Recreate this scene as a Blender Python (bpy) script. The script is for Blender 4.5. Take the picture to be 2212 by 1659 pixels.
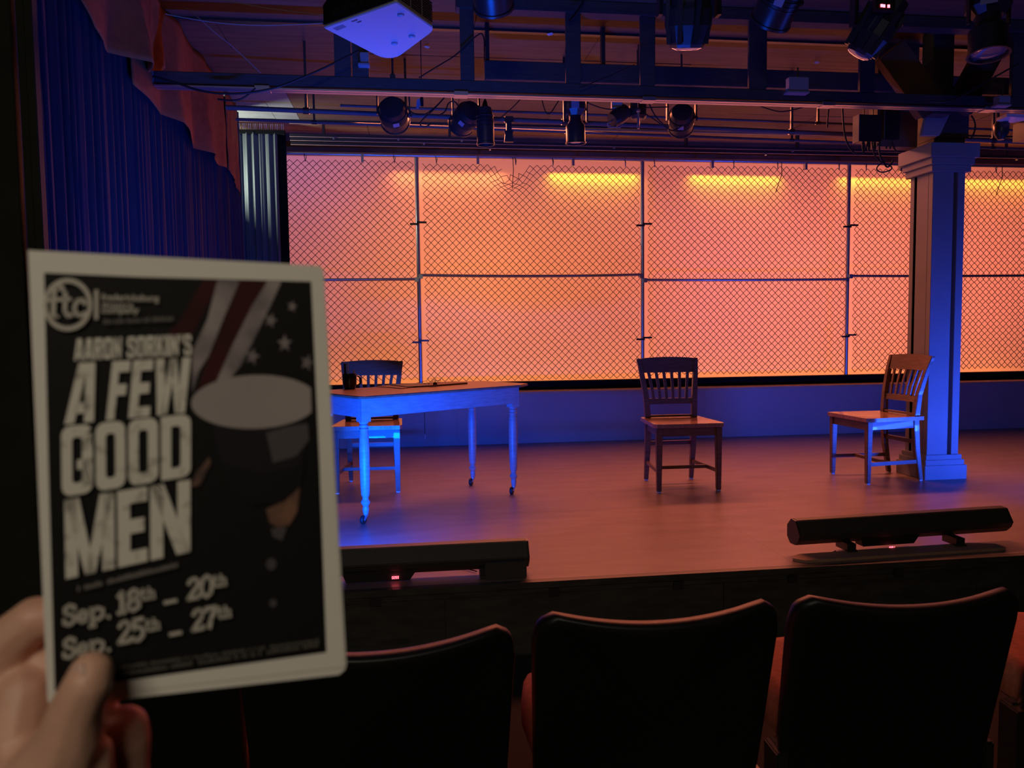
import bpy, bmesh, math, random
from mathutils import Vector, Matrix, noise
random.seed(7)
sc = bpy.context.scene
for o in list(bpy.data.objects): bpy.data.objects.remove(o)

# ------------------------------------------------------------------ camera
# world: X along the back of the stage, Y into the stage, Z up, stage floor = 0
FPX, CXP, CYP = 1661.0, 1106.0, 829.5
EYE = Vector((0, 0, 1.055))
_p = math.atan((CYP - 720) / FPX); _t = math.radians(7.45); _r = math.radians(0.7)
FW = Vector((math.sin(_t)*math.cos(_p), math.cos(_t)*math.cos(_p), -math.sin(_p)))
_R = Vector((math.cos(_t), -math.sin(_t), 0)); _D = FW.cross(_R)
RT = math.cos(_r)*_R + math.sin(_r)*_D
DN = -math.sin(_r)*_R + math.cos(_r)*_D
def ray(x, y): return FW + RT*((x-CXP)/FPX) + DN*((y-CYP)/FPX)
def onz(x, y, z=0): d = ray(x, y); return EYE + d*((z-EYE.z)/d.z)
def onY(x, y, Y): d = ray(x, y); return EYE + d*(Y/d.y)
def onX(x, y, X): d = ray(x, y); return EYE + d*(X/d.x)
def dep(x, y, d): return EYE + ray(x, y)*d
cam = bpy.data.cameras.new('camera'); co = bpy.data.objects.new('camera', cam)
sc.collection.objects.link(co); sc.camera = co
up = -DN
co.matrix_world = Matrix(((RT.x, up.x, -FW.x, EYE.x), (RT.y, up.y, -FW.y, EYE.y), (RT.z, up.z, -FW.z, EYE.z), (0, 0, 0, 1)))
cam.sensor_width = 36; cam.lens = FPX/2212*36; cam.clip_start = 0.02
cam.dof.use_dof = True; cam.dof.focus_distance = 6.0; cam.dof.aperture_fstop = 8.5

# ------------------------------------------------------------------ world, exposure
w = bpy.data.worlds.new('world'); sc.world = w; w.use_nodes = True
w.node_tree.nodes['Background'].inputs[0].default_value = (0.5, 0.45, 0.4, 1)
w.node_tree.nodes['Background'].inputs[1].default_value = 0.0008
sc.view_settings.view_transform = 'Standard'; sc.view_settings.look = 'None'
sc.view_settings.exposure = 0; sc.view_settings.gamma = 1; sc.view_settings.use_curve_mapping = False
sc.cycles.use_denoising = True
sc.cycles.max_bounces = 8; sc.cycles.diffuse_bounces = 4; sc.cycles.caustics_reflective = False
sc.cycles.sample_clamp_indirect = 4

def area(name, loc, aim, sx, sy, power, color, spread=180):
    l = bpy.data.lights.new(name, 'AREA'); l.shape = 'RECTANGLE'; l.size = sx; l.size_y = sy
    l.energy = power; l.color = color; l.spread = math.radians(spread)
    o = bpy.data.objects.new(name, l); sc.collection.objects.link(o); o.location = loc
    z = -(Vector(aim)-Vector(loc)).normalized(); x = Vector((1, 0, 0)); x = (x - z*x.dot(z)).normalized(); y = z.cross(x)
    m = Matrix((x, y, z)).transposed().to_4x4(); m.translation = loc; o.matrix_world = m
    return o
# lamps behind the translucent screen (screen plane Y = 7.9)
AMB = (1.0, 0.42, 0.02)
for x0, x1, pw, dy, cl in ((-0.15, 0.98, 3.4, .10, (1, .27, .06)), (1.45, 2.38, 3.5, .065, AMB), (2.95, 3.95, 3.4, .065, AMB), (4.62, 5.62, 3.3, .065, (1, .33, .02)), (6.05, 7.05, 3.3, .065, (1, .33, .02))):
    cxx = (x0+x1)/2
    area('screen_bar_light', (cxx, 7.9+dy, 2.70), (cxx, 7.9+dy-.25, 1.9), x1-x0, 0.035, pw, cl, 150)
area('screen_wash_light', (2.6, 9.6, 1.9), (2.6, 7.9, 1.5), 8.6, 1.8, 125, (1, .225, .11))
area('screen_pink_wash_light', (5.2, 9.3, 1.6), (5.0, 7.9, 1.5), 5.0, 1.6, 54, (1, .195, .12))
area('screen_amber_wash_light', (0.55, 8.75, 1.7), (0.45, 7.9, 1.7), 1.6, 1.3, 8, (1, .33, .01))
area('screen_floor_light', (2.6, 8.25, .25), (2.6, 7.95, .9), 8.6, .12, 34, (1, .30, .05))
area('screen_blue_light', (-1.0, 8.9, 2.9), (-.6, 7.9, 2.5), 1.4, .4, 5, (.35, .25, 1))
# amber lamp over the stage
area('stage_amber_light', (1.9, 6.55, 2.86), (1.9, 4.1, 0), 4.6, .30, 66, (1, .235, .115), 108)
# blue floor battens at the stage lip
area('batten_blue_light_left', (-0.12, 3.405, .125), (-0.12, 3.85, 1.05), 1.0, .05, 38, (.0, .08, 1), 124)
area('batten_blue_beam_left', (-0.30, 3.41, .125), (0.25, 7.2, .45), .6, .05, 23, (.0, .08, 1), 95)
# a further batten stands at the stage lip to the right of the view
area('batten_blue_light_right', (4.6, 3.47, .125), (4.2, 5.0, 1.0), 1.0, .05, 27, (.02, .08, 1), 150)
area('batten_blue_beam_right', (4.35, 3.47, .125), (3.55, 5.2, .45), .5, .05, 12, (.02, .09, 1), 80)
# dim warm house light high above the seats
area('house_light', (-0.5, -1.2, 2.2), (-.1, .8, .35), 1.0, .7, 1.8, (1, .85, .68), 85)
area('added_fill_light', (-0.6, -1.8, 2.6), (0.2, 1.5, .6), 1.2, .8, 11, (1, .90, .68))  # broad weak fill, added to lift the dark stage front and left flats
# work light in the left wing
area('wing_work_light', (-1.75, 7.13, 2.35), (-1.2, 7.15, 3.0), .15, .15, 11, (.88, 1, .9))

# ------------------------------------------------------------------ materials
def mat(name, col, rough=.6, metal=0, spec=.5, var=0, scale=8, bump=0, stretch=(1, 1, 1), emit=None, es=0, col2=None, thr=None, coat=0):
    m = bpy.data.materials.new(name); m.use_nodes = True; nt = m.node_tree; b = nt.nodes['Principled BSDF']
    b.inputs['Base Color'].default_value = (*col, 1); b.inputs['Roughness'].default_value = rough
    b.inputs['Metallic'].default_value = metal; b.inputs['Specular IOR Level'].default_value = spec
    b.inputs['Coat Weight'].default_value = coat
    if var or bump or col2:
        tc = nt.nodes.new('ShaderNodeTexCoord'); mp = nt.nodes.new('ShaderNodeMapping'); mp.inputs['Scale'].default_value = stretch
        n = nt.nodes.new('ShaderNodeTexNoise'); n.inputs['Scale'].default_value = scale; n.inputs['Detail'].default_value = 5
        nt.links.new(tc.outputs['Object'], mp.inputs[0]); nt.links.new(mp.outputs[0], n.inputs['Vector'])
        if var or col2:
            r = nt.nodes.new('ShaderNodeValToRGB'); c2 = col2 or tuple(c*(1-var) for c in col)
            a, bb = thr or (.3, .7)
            r.color_ramp.elements[0].position = a; r.color_ramp.elements[1].position = bb
            r.color_ramp.elements[0].color = (*c2, 1); r.color_ramp.elements[1].color = (*col, 1)
            nt.links.new(n.outputs['Fac'], r.inputs[0]); nt.links.new(r.outputs[0], b.inputs['Base Color'])
        if bump:
            bp = nt.nodes.new('ShaderNodeBump'); bp.inputs['Strength'].default_value = bump; bp.inputs['Distance'].default_value = .01
            nt.links.new(n.outputs['Fac'], bp.inputs['Height']); nt.links.new(bp.outputs[0], b.inputs['Normal'])
    if emit:
        b.inputs['Emission Color'].default_value = (*emit, 1); b.inputs['Emission Strength'].default_value = es
    return m
M = {}
M['stage'] = mat('stage paint', (.27, .205, .19), .36, var=.28, scale=3, bump=.04, stretch=(1, 3.5, 1), spec=.6)
M['ply'] = mat('plywood', (.33, .20, .13), .6, var=.4, scale=5, bump=.05, stretch=(.6, 6, 1))
M['ply_dark'] = mat('stained ceiling board', (.20, .115, .07), .6, var=.45, scale=4, bump=.05, stretch=(.5, 6, 1))
M['litceil'] = mat('work-lit ceiling grey', (.32, .31, .28), .8, var=.2)  # work light's pale patch put into the colour of these boards
M['blackwall'] = mat('black flat paint', (.045, .05, .035), .7, var=.3, scale=6, bump=.05)
M['batten'] = mat('black batten housing', (.055, .055, .05), .5, bump=.02, var=.1, scale=60)
M['fascia'] = mat('black stage skirt paint', (.075, .075, .065), .45, var=.5, scale=9, bump=.08, stretch=(1, 1, 4))
M['black'] = mat('black powder coat', (.018, .018, .018), .4)
M['blackmetal'] = mat('black painted metal', (.03, .03, .03), .35, spec=.6)
M['beam'] = mat('dark painted timber', (.075, .068, .068), .6, var=.35, scale=12, stretch=(1, 8, 8), bump=.1)
M['riser'] = mat('grey scenery paint', (.36, .34, .36), .6, var=.1, scale=2)
M['ledge'] = mat('raw board', (.5, .33, .24), .6, var=.2, scale=6, stretch=(1, 5, 1))
M['galv'] = mat('galvanised steel', (.55, .55, .58), .32, metal=.85)
M['wire'] = mat('weathered wire', (.05, .035, .035), .6, metal=.2)
M['wood'] = mat('brown varnished wood', (.20, .105, .07), .35, var=.45, scale=10, stretch=(1, 1, 9), bump=.03, coat=.15)
M['seatwood'] = mat('brown varnished seat', (.42, .22, .14), .22, var=.35, scale=10, stretch=(9, 1, 1), coat=.4)
M['tabletop'] = mat('worn brown tabletop', (.30, .15, .09), .33, var=.35, scale=9, stretch=(1, 7, 1))
M['tablepaint'] = mat('chalky grey-white table paint', (.36, .36, .39), .38, var=.25, scale=14, stretch=(1, 1, 6), bump=.05)
M['column'] = mat('grey column paint', (.27, .27, .29), .6, var=.12, scale=5, bump=.03)
M['bluecurtain'] = mat('dark velour', (.042, .038, .06), .85, var=.2, scale=30, stretch=(1, 1, .2))
M['swag'] = mat('brown velour', (.48, .135, .035), .9, var=.25, scale=20)
M['blackcurtain'] = mat('black serge', (.10, .11, .105), .85)
M['deepblack'] = mat('black duvetyne', (.008, .008, .008), .95, spec=.1)
M['projwhite'] = mat('off-white plastic', (.78, .78, .76), .4)
M['rubber'] = mat('black rubber', (.012, .012, .012), .6)
M['lens'] = mat('front lens glass', (.35, .4, .55), .12, metal=.6)
M['label'] = mat('white sticker', (.34, .35, .4), .5)
M['seatback'] = mat('black moulded plastic seat', (.010, .010, .010), .42, spec=.35)
M['cushion'] = mat('red seat upholstery', (.55, .17, .10), .85, var=.3, scale=60)
M['paper'] = mat('white paper', (.74, .70, .63), .6)
M['ink'] = mat('black ink', (.007, .006, .006), .6, spec=.15)
M['letter'] = mat('cream distressed print', (.66, .62, .54), .55, col2=(.30, .27, .24), thr=(.26, .44), scale=140)
M['letter2'] = mat('cream print', (.50, .46, .40), .55)
M['letter3'] = mat('small faint print', (.13, .115, .10), .55)
M['red_print'] = mat('dark red print', (.05, .006, .007), .7, spec=.2, var=.4, scale=40)
M['white_print'] = mat('grey stripe print', (.30, .25, .25), .55, col2=(.13, .10, .11), thr=(.35, .65), scale=60)
M['cap_top'] = mat('cap crown print', (.33, .28, .27), .55, var=.1, scale=30)
M['cap_side'] = mat('cap band print', (.012, .010, .013), .6, spec=.15)
M['cap_lite'] = mat('cap highlight print', (.06, .05, .055), .55)
M['visor'] = mat('visor print', (.008, .007, .009), .6, spec=.15)
M['facep'] = mat('shadowed face print', (.19, .085, .05), .55, col2=(.05, .025, .02), thr=(.4, .6), scale=60)
M['skin'] = mat('skin', (.68, .38, .27), .5, var=.14, scale=45, bump=.12)
M['nail'] = mat('fingernail', (.68, .43, .35), .3)
M['mug'] = mat('black glazed mug', (.012, .012, .012), .2)
M['cord'] = mat('black cable', (.012, .012, .012), .5)
M['whitecord'] = mat('pale cable', (.40, .36, .36), .5)
M['led'] = mat('red display', (.02, 0, 0), .4, emit=(1, .10, .14), es=7)
M['white'] = mat('white tape', (.75, .75, .75), .5)
M['carpet'] = mat('dark carpet', (.014, .012, .012), .95, var=.3, scale=80)
# translucent screen
sm = bpy.data.materials.new('translucent projection fabric'); sm.use_nodes = True; nt = sm.node_tree
nt.nodes.remove(nt.nodes['Principled BSDF'])
out = nt.nodes['Material Output']; tr = nt.nodes.new('ShaderNodeBsdfTranslucent'); di = nt.nodes.new('ShaderNodeBsdfDiffuse')
mx = nt.nodes.new('ShaderNodeMixShader'); mx.inputs[0].default_value = .36
nz = nt.nodes.new('ShaderNodeTexNoise'); nz.inputs['Scale'].default_value = 1.6; tcn = nt.nodes.new('ShaderNodeTexCoord')
nt.links.new(tcn.outputs['Object'], nz.inputs['Vector'])
rp = nt.nodes.new('ShaderNodeValToRGB'); rp.color_ramp.elements[0].color = (.74, .72, .72, 1); rp.color_ramp.elements[1].color = (.86, .86, .86, 1)
nt.links.new(nz.outputs['Fac'], rp.inputs[0]); nt.links.new(rp.outputs[0], tr.inputs[0]); di.inputs[0].default_value = (.7, .7, .7, 1)
nt.links.new(tr.outputs[0], mx.inputs[1]); nt.links.new(di.outputs[0], mx.inputs[2]); nt.links.new(mx.outputs[0], out.inputs[0])
M['screen'] = sm

# ------------------------------------------------------------------ mesh helpers
COL = sc.collection
class MB:
    def __init__(s): s.v = []; s.f = []
    def add(s, vs, fs):
        n = len(s.v); s.v += [Vector(a) for a in vs]; s.f += [tuple(i+n for i in f) for f in fs]; return s
    def box(s, a, b, rot=None, c=None):
        x0, y0, z0 = a; x1, y1, z1 = b
        vs = [Vector(q) for q in ((x0, y0, z0), (x1, y0, z0), (x1, y1, z0), (x0, y1, z0), (x0, y0, z1), (x1, y0, z1), (x1, y1, z1), (x0, y1, z1))]
        if rot is not None:
            c = Vector(c) if c is not None else sum(vs, Vector())/8
            vs = [c + rot @ (v-c) for v in vs]
        return s.add(vs, [(0, 3, 2, 1), (4, 5, 6, 7), (0, 1, 5, 4), (1, 2, 6, 5), (2, 3, 7, 6), (3, 0, 4, 7)])
    def bar(s, p, q, wx, wz=None, upv=(0, 0, 1), w2=None):
        p = Vector(p); q = Vector(q); wz = wz or wx; d = (q-p).normalized(); u = Vector(upv)
        if abs(d.dot(u)) > .98: u = Vector((0, 1, 0))
        x = d.cross(u).normalized(); y = x.cross(d); k = w2 or 1
        vs = [p + x*a*wx/2 + y*b*wz/2 for a, b in ((-1, -1), (1, -1), (1, 1), (-1, 1))] + [q + x*a*wx/2*k + y*b*wz/2*k for a, b in ((-1, -1), (1, -1), (1, 1), (-1, 1))]
        return s.add(vs, [(0, 3, 2, 1), (4, 5, 6, 7), (0, 1, 5, 4), (1, 2, 6, 5), (2, 3, 7, 6), (3, 0, 4, 7)])
    def tube(s, pts, r, n=8, cap=True):
        pts = [Vector(p) for p in pts]; rs = r if isinstance(r, (list, tuple)) else [r]*len(pts)
        rings = []; prev = None
        for i, p in enumerate(pts):
            d = (pts[min(i+1, len(pts)-1)] - pts[max(i-1, 0)]).normalized()
            if prev is None:
                u = Vector((0, 0, 1)) if abs(d.z) < .9 else Vector((1, 0, 0)); x = d.cross(u).normalized()
            else: x = (prev - d*prev.dot(d)).normalized()
            prev = x; y = d.cross(x)
            rings.append([p + (x*math.cos(2*math.pi*k/n) + y*math.sin(2*math.pi*k/n))*rs[i] for k in range(n)])
        vs = [v for rg in rings for v in rg]; fs = []
        for i in range(len(pts)-1):
            for k in range(n):
                a = i*n+k; b = i*n+(k+1) % n; fs.append((a, b, b+n, a+n))
        if cap: fs += [tuple(range(n))[::-1], tuple(range((len(pts)-1)*n, len(pts)*n))]
        return s.add(vs, fs)
    def lathe(s, prof, n=20, mtx=None):
        # prof: list of (radius, z)
        m = mtx or Matrix.Identity(4); vs = []; fs = []
        for r, z in prof:
            for k in range(n): vs.append(m @ Vector((r*math.cos(2*math.pi*k/n), r*math.sin(2*math.pi*k/n), z)))
        for i in range(len(prof)-1):
            for k in range(n):
                a = i*n+k; b = i*n+(k+1) % n; fs.append((a, b, b+n, a+n))
        fs += [tuple(range(n))[::-1], tuple(range((len(prof)-1)*n, len(prof)*n))]
        return s.add(vs, fs)
    def prism(s, poly, ext):
        ext = Vector(ext); n = len(poly); p = [Vector(a) for a in poly]
        return s.add(p + [a+ext for a in p], [tuple(range(n)), tuple(range(n, 2*n))[::-1]] + [(i, i+n, (i+1) % n+n, (i+1) % n) for i in range(n)])
    def poly(s, pts): return s.add(pts, [tuple(range(len(pts)))])
    def build(s, name, m, parent=None, smooth=False, bevel=0, fix=True, loc=None):
        me = bpy.data.meshes.new(name)
        base = Vector((0, 0, 0))
        if parent is not None and parent.get('_w') is not None: base = Vector(parent['_w'])
        if loc is not None: base = Vector(loc)
        me.from_pydata([tuple(v-base) for v in s.v], [], s.f)
        if fix:
            bm = bmesh.new(); bm.from_mesh(me); bmesh.ops.recalc_face_normals(bm, faces=bm.faces)
            if bevel: 
                bmesh.ops.remove_doubles(bm, verts=bm.verts, dist=1e-6)
                bmesh.ops.bevel(bm, geom=[e for e in bm.edges if len(e.link_faces) == 2 and e.calc_face_angle(0) > .5], offset=bevel, segments=2, affect='EDGES', clamp_overlap=True)
            bm.to_mesh(me); bm.free()
        me.materials.append(M[m] if isinstance(m, str) else m)
        if smooth:
            for p in me.polygons: p.use_smooth = True
            if smooth != 2: me.set_sharp_from_angle(angle=math.radians(40))
        me.update()
        o = bpy.data.objects.new(name, me); COL.objects.link(o)
        if loc is not None: o.location = loc
        if parent is not None:
            o.parent = parent
            if parent.get('_w') is not None: o['_w'] = tuple(base)
        return o
def tag(o, label, cat, group=None):
    o['label'] = label; o['category'] = cat
    if group: o['group'] = group
    return o
def thing(name, label, cat, loc, rz=0, group=None, world=False):
    """Empty at the base of the thing; with world=True its parts are given in world coordinates"""
    o = bpy.data.objects.new(name, None); COL.objects.link(o); o.empty_display_size = .05
    o.location = loc; o.rotation_euler = (0, 0, rz); tag(o, label, cat, group)
    if world: o['_w'] = tuple(loc)
    return o
def structure(o): o['kind'] = 'structure'; return o
def copy_tree(o, parent=None):
    c = o.copy(); COL.objects.link(c); c.parent = parent
    for ch in list(o.children): copy_tree(ch, c)
    return c
def orient(loc, d, upv=(0, 0, 1)):
    """matrix whose local -Z points along d"""
    z = -Vector(d).normalized(); u = Vector(upv)
    if abs(z.dot(u)) > .98: u = Vector((0, 1, 0))
    x = u.cross(z).normalized(); y = z.cross(x)
    m = Matrix((x, y, z)).transposed().to_4x4(); m.translation = Vector(loc); return m

# ------------------------------------------------------------------ setting
FZ = -0.32    # auditorium floor
XL, XR, YB = -2.6, 8.2, 10.2
fl = structure(MB().box((XL, 3.20, -.06), (XR, 7.26, -.006)).build('floor', 'stage'))
xs = [-2.6, -1.3, 1.15, 3.6, 6.05, 8.2]; ys = [3.20, 4.42, 5.64, 6.86, 7.26]
for j in range(4):
    off = .0 if j % 2 else .55
    cols = [XL] + [x+off for x in xs[1:-1]] + [XR]
    for i in range(len(cols)-1):
        MB().box((cols[i]+.0003, ys[j]+.0003, -.006), (cols[i+1]-.0003, ys[j+1]-.0003, 0)).build('floor_sheet', 'stage', fl)
structure(MB().box((XL-.5, -3.5, FZ-.05), (XR, 3.2, FZ)).build('floor', 'carpet'))
structure(MB().box((XL, 7.25, -.06), (XR, YB, 0)).build('floor', 'blackwall'))
# stage front skirt with lip, panels, catches
tr1 = structure(MB().box((XL, 3.175, FZ), (XR, 3.20, -.02)).build('trim_1', 'fascia'))
tr1['label'] = 'black stage front'
MB().box((XL, 3.165, -.028), (XR, 3.20, -.0005)).build('stage_lip', 'fascia', tr1)
px = [XL, -1.1, .12, 1.34, 2.56, 3.78, 5.0, 6.2, XR]
for i in range(len(px)-1):
    MB().box((px[i]+.002, 3.163, FZ+.01), (px[i+1]-.002, 3.175, -.052)).build('skirt_panel', 'fascia', tr1, bevel=.001)
for x, y in ((810, 1288), (1197, 1262), (1465, 1246), (1712, 1235), (1940, 1222)):
    p = onY(x, y, 3.16)
    MB().box((p.x-.022, 3.152, -.062), (p.x+.022, 3.163, -.03)).build('hinge_plate', 'blackmetal', tr1)
# riser fascia at the back of the stage
tr2 = structure(MB().box((XL, 7.26, 0), (XR, 7.28, .475)).build('trim_2', 'riser'))
for i, x in enumerate((XL, -1.9, .42, 2.86, 5.30, 7.74)):
    x1 = (XL, -1.9, .42, 2.86, 5.30, 7.74, XR)[i+1]
    MB().box((x+.0005, 7.245, 0.001), (x1-.0005, 7.26, .475)).build('riser_panel', 'riser', tr2)
structure(MB().box((XL, 7.235, .475), (XR, 7.72, .495)).build('trim_3', 'ledge'))
structure(MB().box((XL, 7.50, .495), (XR, 7.64, .575)).build('trim_4', 'deepblack'))
structure(MB().box((XL, 7.72, 0), (XR, 7.76, .50)).build('trim_5', 'blackwall'))
# walls
structure(MB().box((XL-.1, -3.5, FZ), (XL, YB, 3.3)).build('wall_left', 'blackwall'))
structure(MB().box((XR, -3.5, FZ), (XR+.1, YB, 3.3)).build('wall_right', 'blackwall'))
structure(MB().box((XL-.1, YB, FZ), (XR+.1, YB+.1, 3.3)).build('wall_back', 'blackwall'))
structure(MB().box((XL-.1, -3.6, FZ), (XR+.1, -3.5, 3.3)).build('wall_rear', 'blackwall'))
# black proscenium return at far left, folded flats
wf = structure(MB().box((XL, 3.21, FZ), (-1.46, 3.30, 3.2)).build('wall_front_left', 'blackwall'))
a = onY(44, 300, 3.2).x; b = onY(70, 300, 3.2).x; c = onY(92, 300, 3.2).x
MB().box((XL, 3.17, FZ), (a, 3.21, 3.2)).build('flat_panel', 'blackwall', wf, bevel=.003)
MB().box((a+.012, 3.185, FZ), (b, 3.21, 3.2)).build('flat_panel', 'blackwall', wf, bevel=.003)
MB().box((b+.006, 3.165, FZ), (c, 3.21, 3.2)).build('flat_panel', 'blackwall', wf, bevel=.003)
# ceiling: boards between dark joints
ce = structure(MB().box((XL-.1, -3.6, 3.03), (XR+.1, YB, 3.1)).build('ceiling', 'blackwall'))
rows = [(3.6, 4.10, 'ply_dark'), (4.10, 4.62, 'ply_dark'), (4.62, 5.02, 'ply_dark'), (5.06, 5.55, 'ply_dark'), (5.55, 6.12, 'ply_dark'), (6.14, 6.75, 'ply_dark'), (6.75, 7.26, 'ply_dark'), (7.30, 7.78, 'ply')]
for j, (y0, y1, mm) in enumerate(rows):
    off = (j % 3)*.8; x = XL-1+off
    while x < XR:
        x1 = min(x+2.44, XR); x0 = max(x, XL)
        dz = random.uniform(0, .004)
        if x1 > x0+.05:
            if j in (5, 6) and x0 < -.95:
                xs2 = min(x1, -.95)
                MB().box((x0+.002, y0+.002, 3.0+dz), (xs2-.002, y1-.002, 3.03)).build('ceiling_sheet', 'litceil', ce)
                if x1 > -.9: MB().box((-.948, y0+.002, 3.0+dz), (x1-.002, y1-.002, 3.03)).build('ceiling_sheet', mm, ce)
            else:
                MB().box((x0+.002, y0+.002, 3.0+dz), (x1-.002, y1-.002, 3.03)).build('ceiling_sheet', mm, ce)
        x += 2.44
for y in (5.04, 6.13, 7.28):
    MB().box((XL, y-.02, 2.985), (XR, y+.02, 3.03)).build('ceiling_joint_strip', 'blackmetal', ce)
MB().box((-1.05, 7.298, 2.975), (XR, 7.31, 3.0)).build('ceiling_edge_strip', 'ledge', ce)
structure(MB().box((XL, 7.78, 2.80), (XR, 7.80, 3.03)).build('trim_6', 'ply_dark'))  # header board added to block the bright screen top behind the tracks

# ------------------------------------------------------------------ screen
def grid(nx, nz, f):
    mb = MB(); vs = [f(i/nx, j/nz) for j in range(nz+1) for i in range(nx+1)]
    fs = [(j*(nx+1)+i, j*(nx+1)+i+1, (j+1)*(nx+1)+i+1, (j+1)*(nx+1)+i) for j in range(nz) for i in range(nx)]
    return mb.add(vs, fs)
s = grid(60, 12, lambda u, v: (-2.4+u*10.4, 7.9+.004*math.sin(u*40), .05+v*2.9)).build('projection_screen', 'screen', smooth=2, fix=False)
tag(s, 'wide orange backlit translucent screen behind the chain-link fence', 'screen')

# ------------------------------------------------------------------ chain-link fence
YF = 7.56
fe = thing('chain_link_fence', 'chain-link fence of galvanised pipes and wire mesh in front of the glowing screen', 'fence', (2.4, YF, .575), world=True)
posts = [-2.15, .09, 2.33, 4.54, 6.78]
mids = [1.585, 1.615, 1.57, 1.605, 1.62]
ends = posts + [8.1]
for x in posts: MB().tube([(x, YF+.01, .575), (x, YF+.01, 2.765)], .0205, 12).build('post', 'galv', fe, smooth=True)
MB().tube([(-2.2, YF, 2.768), (8.1, YF, 2.768)], .021, 12).build('top_rail', 'galv', fe, smooth=True)
lean = [0, .01, -.006, -.01, 0, 0]
for i in range(5):
    x0, x1, z = ends[i]+.02, ends[i+1]-.02, mids[i]
    MB().tube([(x0+(x1-x0)*k/8, YF-.02, z+(.004 if i != 1 else .012)*((k/4-1)**2)) for k in range(9)], .0145, 10).build('middle_rail', 'galv', fe, smooth=True)
    for xx in (x0, x1): MB().box((xx-.02, YF-.035, z-.022), (xx+.02, YF+.03, z+.022)).build('rail_clamp', 'galv', fe, bevel=.004)
for x in posts[1:]:
    for z in (2.12, .985):
        MB().bar((x-.075, YF-.03, z-.006), (x+.01, YF-.03, z-.006), .018, .018).build('bracket', 'blackmetal', fe)
        MB().bar((x-.01, YF-.03, z+.010), (x+.085, YF-.03, z+.010), .018, .018).build('bracket', 'blackmetal', fe)
H = .0345
def wires(x0, x1, z0, z1, seed, tear=None):
    mb = MB(); n = int((x1-x0)/H); nz = int((z1-z0)/H); r = .0033
    dx = (x1-x0)/n
    def P(i, j):   # lattice point
        x = x0+i*dx; z = z1-j*H
        nv = noise.noise_vector(Vector((x*1.3, z*1.3, seed)))*.014 + noise.noise_vector(Vector((x*6, z*6, seed+3)))*.004
        e = 1.0
        if i <= 1 or i >= n-1: nv += noise.noise_vector(Vector((x*9, z*14, seed+9)))*.012
        q = Vector((x+nv.x, YF-.004+nv.y*.5, z+nv.z*.8))
        if tear:
            d = math.hypot(q.x-tear[0], (q.z-tear[1])*1.2)
            if d < .22:
                k = (1-d/.22); q.z -= .085*k; q += noise.noise_vector(Vector((x*22, z*22, 4)))*.045*k
        return q
    for i in range(n):
        last = None
        for j in range(nz+1):
            k = i + ((i+j) % 2)
            skip = tear and j < 2 and abs(x0+i*dx-tear[0]) < .12
            p = P(k, j)
            off = Vector((0, .003 if (i % 2) else -.003, 0)); p = p+off
            if last is not None and not skip:
                d = (p-last).normalized(); x = d.cross(Vector((0, 1, 0))).normalized()*r; y = Vector((0, r, 0))
                vs = [last+x, last-x*.5+y, last-x*.5-y, p+x, p-x*.5+y, p-x*.5-y]
                mb.add(vs, [(0, 1, 4, 3), (1, 2, 5, 4), (2, 0, 3, 5)])
            last = p
    return mb
gap = .055
for i in range(5):
    x0 = ends[i]+gap; x1 = ends[i+1]-.03
    if i == 0: x0 = -1.45
    o = wires(x0, x1, .585, 2.715-(.02 if i == 1 else 0), i*7.3, (1.0, 2.62) if i == 1 else None).build('wire_mesh', 'wire', fe, fix=False)
    o['kind'] = 'stuff'
for k, x in enumerate((-.95, -.42, -.12, .28, .68, 1.05, 1.42, 1.62, 2.15, 2.45, 3.05, 3.28, 3.75, 4.05, 4.42, 4.72, 5.1, 5.85, 6.2)):
    mb = MB()
    if k % 3 == 1:
        mb.box((x-.012, YF-.03, 2.69), (x+.012, YF+.02, 2.77)); mb.build('hanging_clip', 'galv', fe, bevel=.002)
    else:
        mb.tube([(x-.008, YF-.01, 2.79), (x-.006, YF-.024, 2.74), (x, YF-.01, 2.695), (x+.008, YF+.01, 2.74), (x+.006, YF+.02, 2.785)], .004, 6); mb.build('tie', 'blackmetal', fe)
for x, z in ((1.02, 2.76), (3.78, 2.76), (6.25, 2.76)):
    MB().tube([(x, YF-.03, z), (x+.005, YF-.03, z-.12), (x-.01+.05*(x > 3)*-1, YF-.03, z-.30)], .004, 6).build('loose_wire', 'blackmetal', fe)

# ------------------------------------------------------------------ curtain tracks over the fence
for y, z, x0, x1, lb in ((7.30, 2.872, -1.05, .9, 'nearest short dark curtain track under the ceiling left of centre'),
                     (7.33, 2.845, -1.05, 5.0, 'long dark curtain track under the ceiling, just above its twin'),
                     (7.36, 2.815, -1.05, 8.1, 'dark curtain track directly above the fence top rail')):
    t = thing('curtain_track', lb, 'track', ((x0+x1)/2, y, z), world=True)
    MB().box((x0, y-.011, z-.011), (x1, y+.011, z+.011)).build('rail', 'blackmetal', t, bevel=.002)
    MB().box((x0, y-.014, z-.016), (x1, y+.0, z-.012)).build('lower_lip', 'ledge', t)  # pale brown puts the reflection along the track edge into the colour
    k = x0+.3
    while k < x1:
        MB().box((k-.01, y-.01, z+.011), (k+.01, y+.01, 2.99)).build('hanger', 'blackmetal', t); k += 1.15
    for q in range(3):
        xx = x0 + (x1-x0)*(.2+.3*q); MB().box((xx-.008, y-.02, z-.03), (xx+.008, y+.01, z-.014)).build('carrier', 'galv', t)

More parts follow.
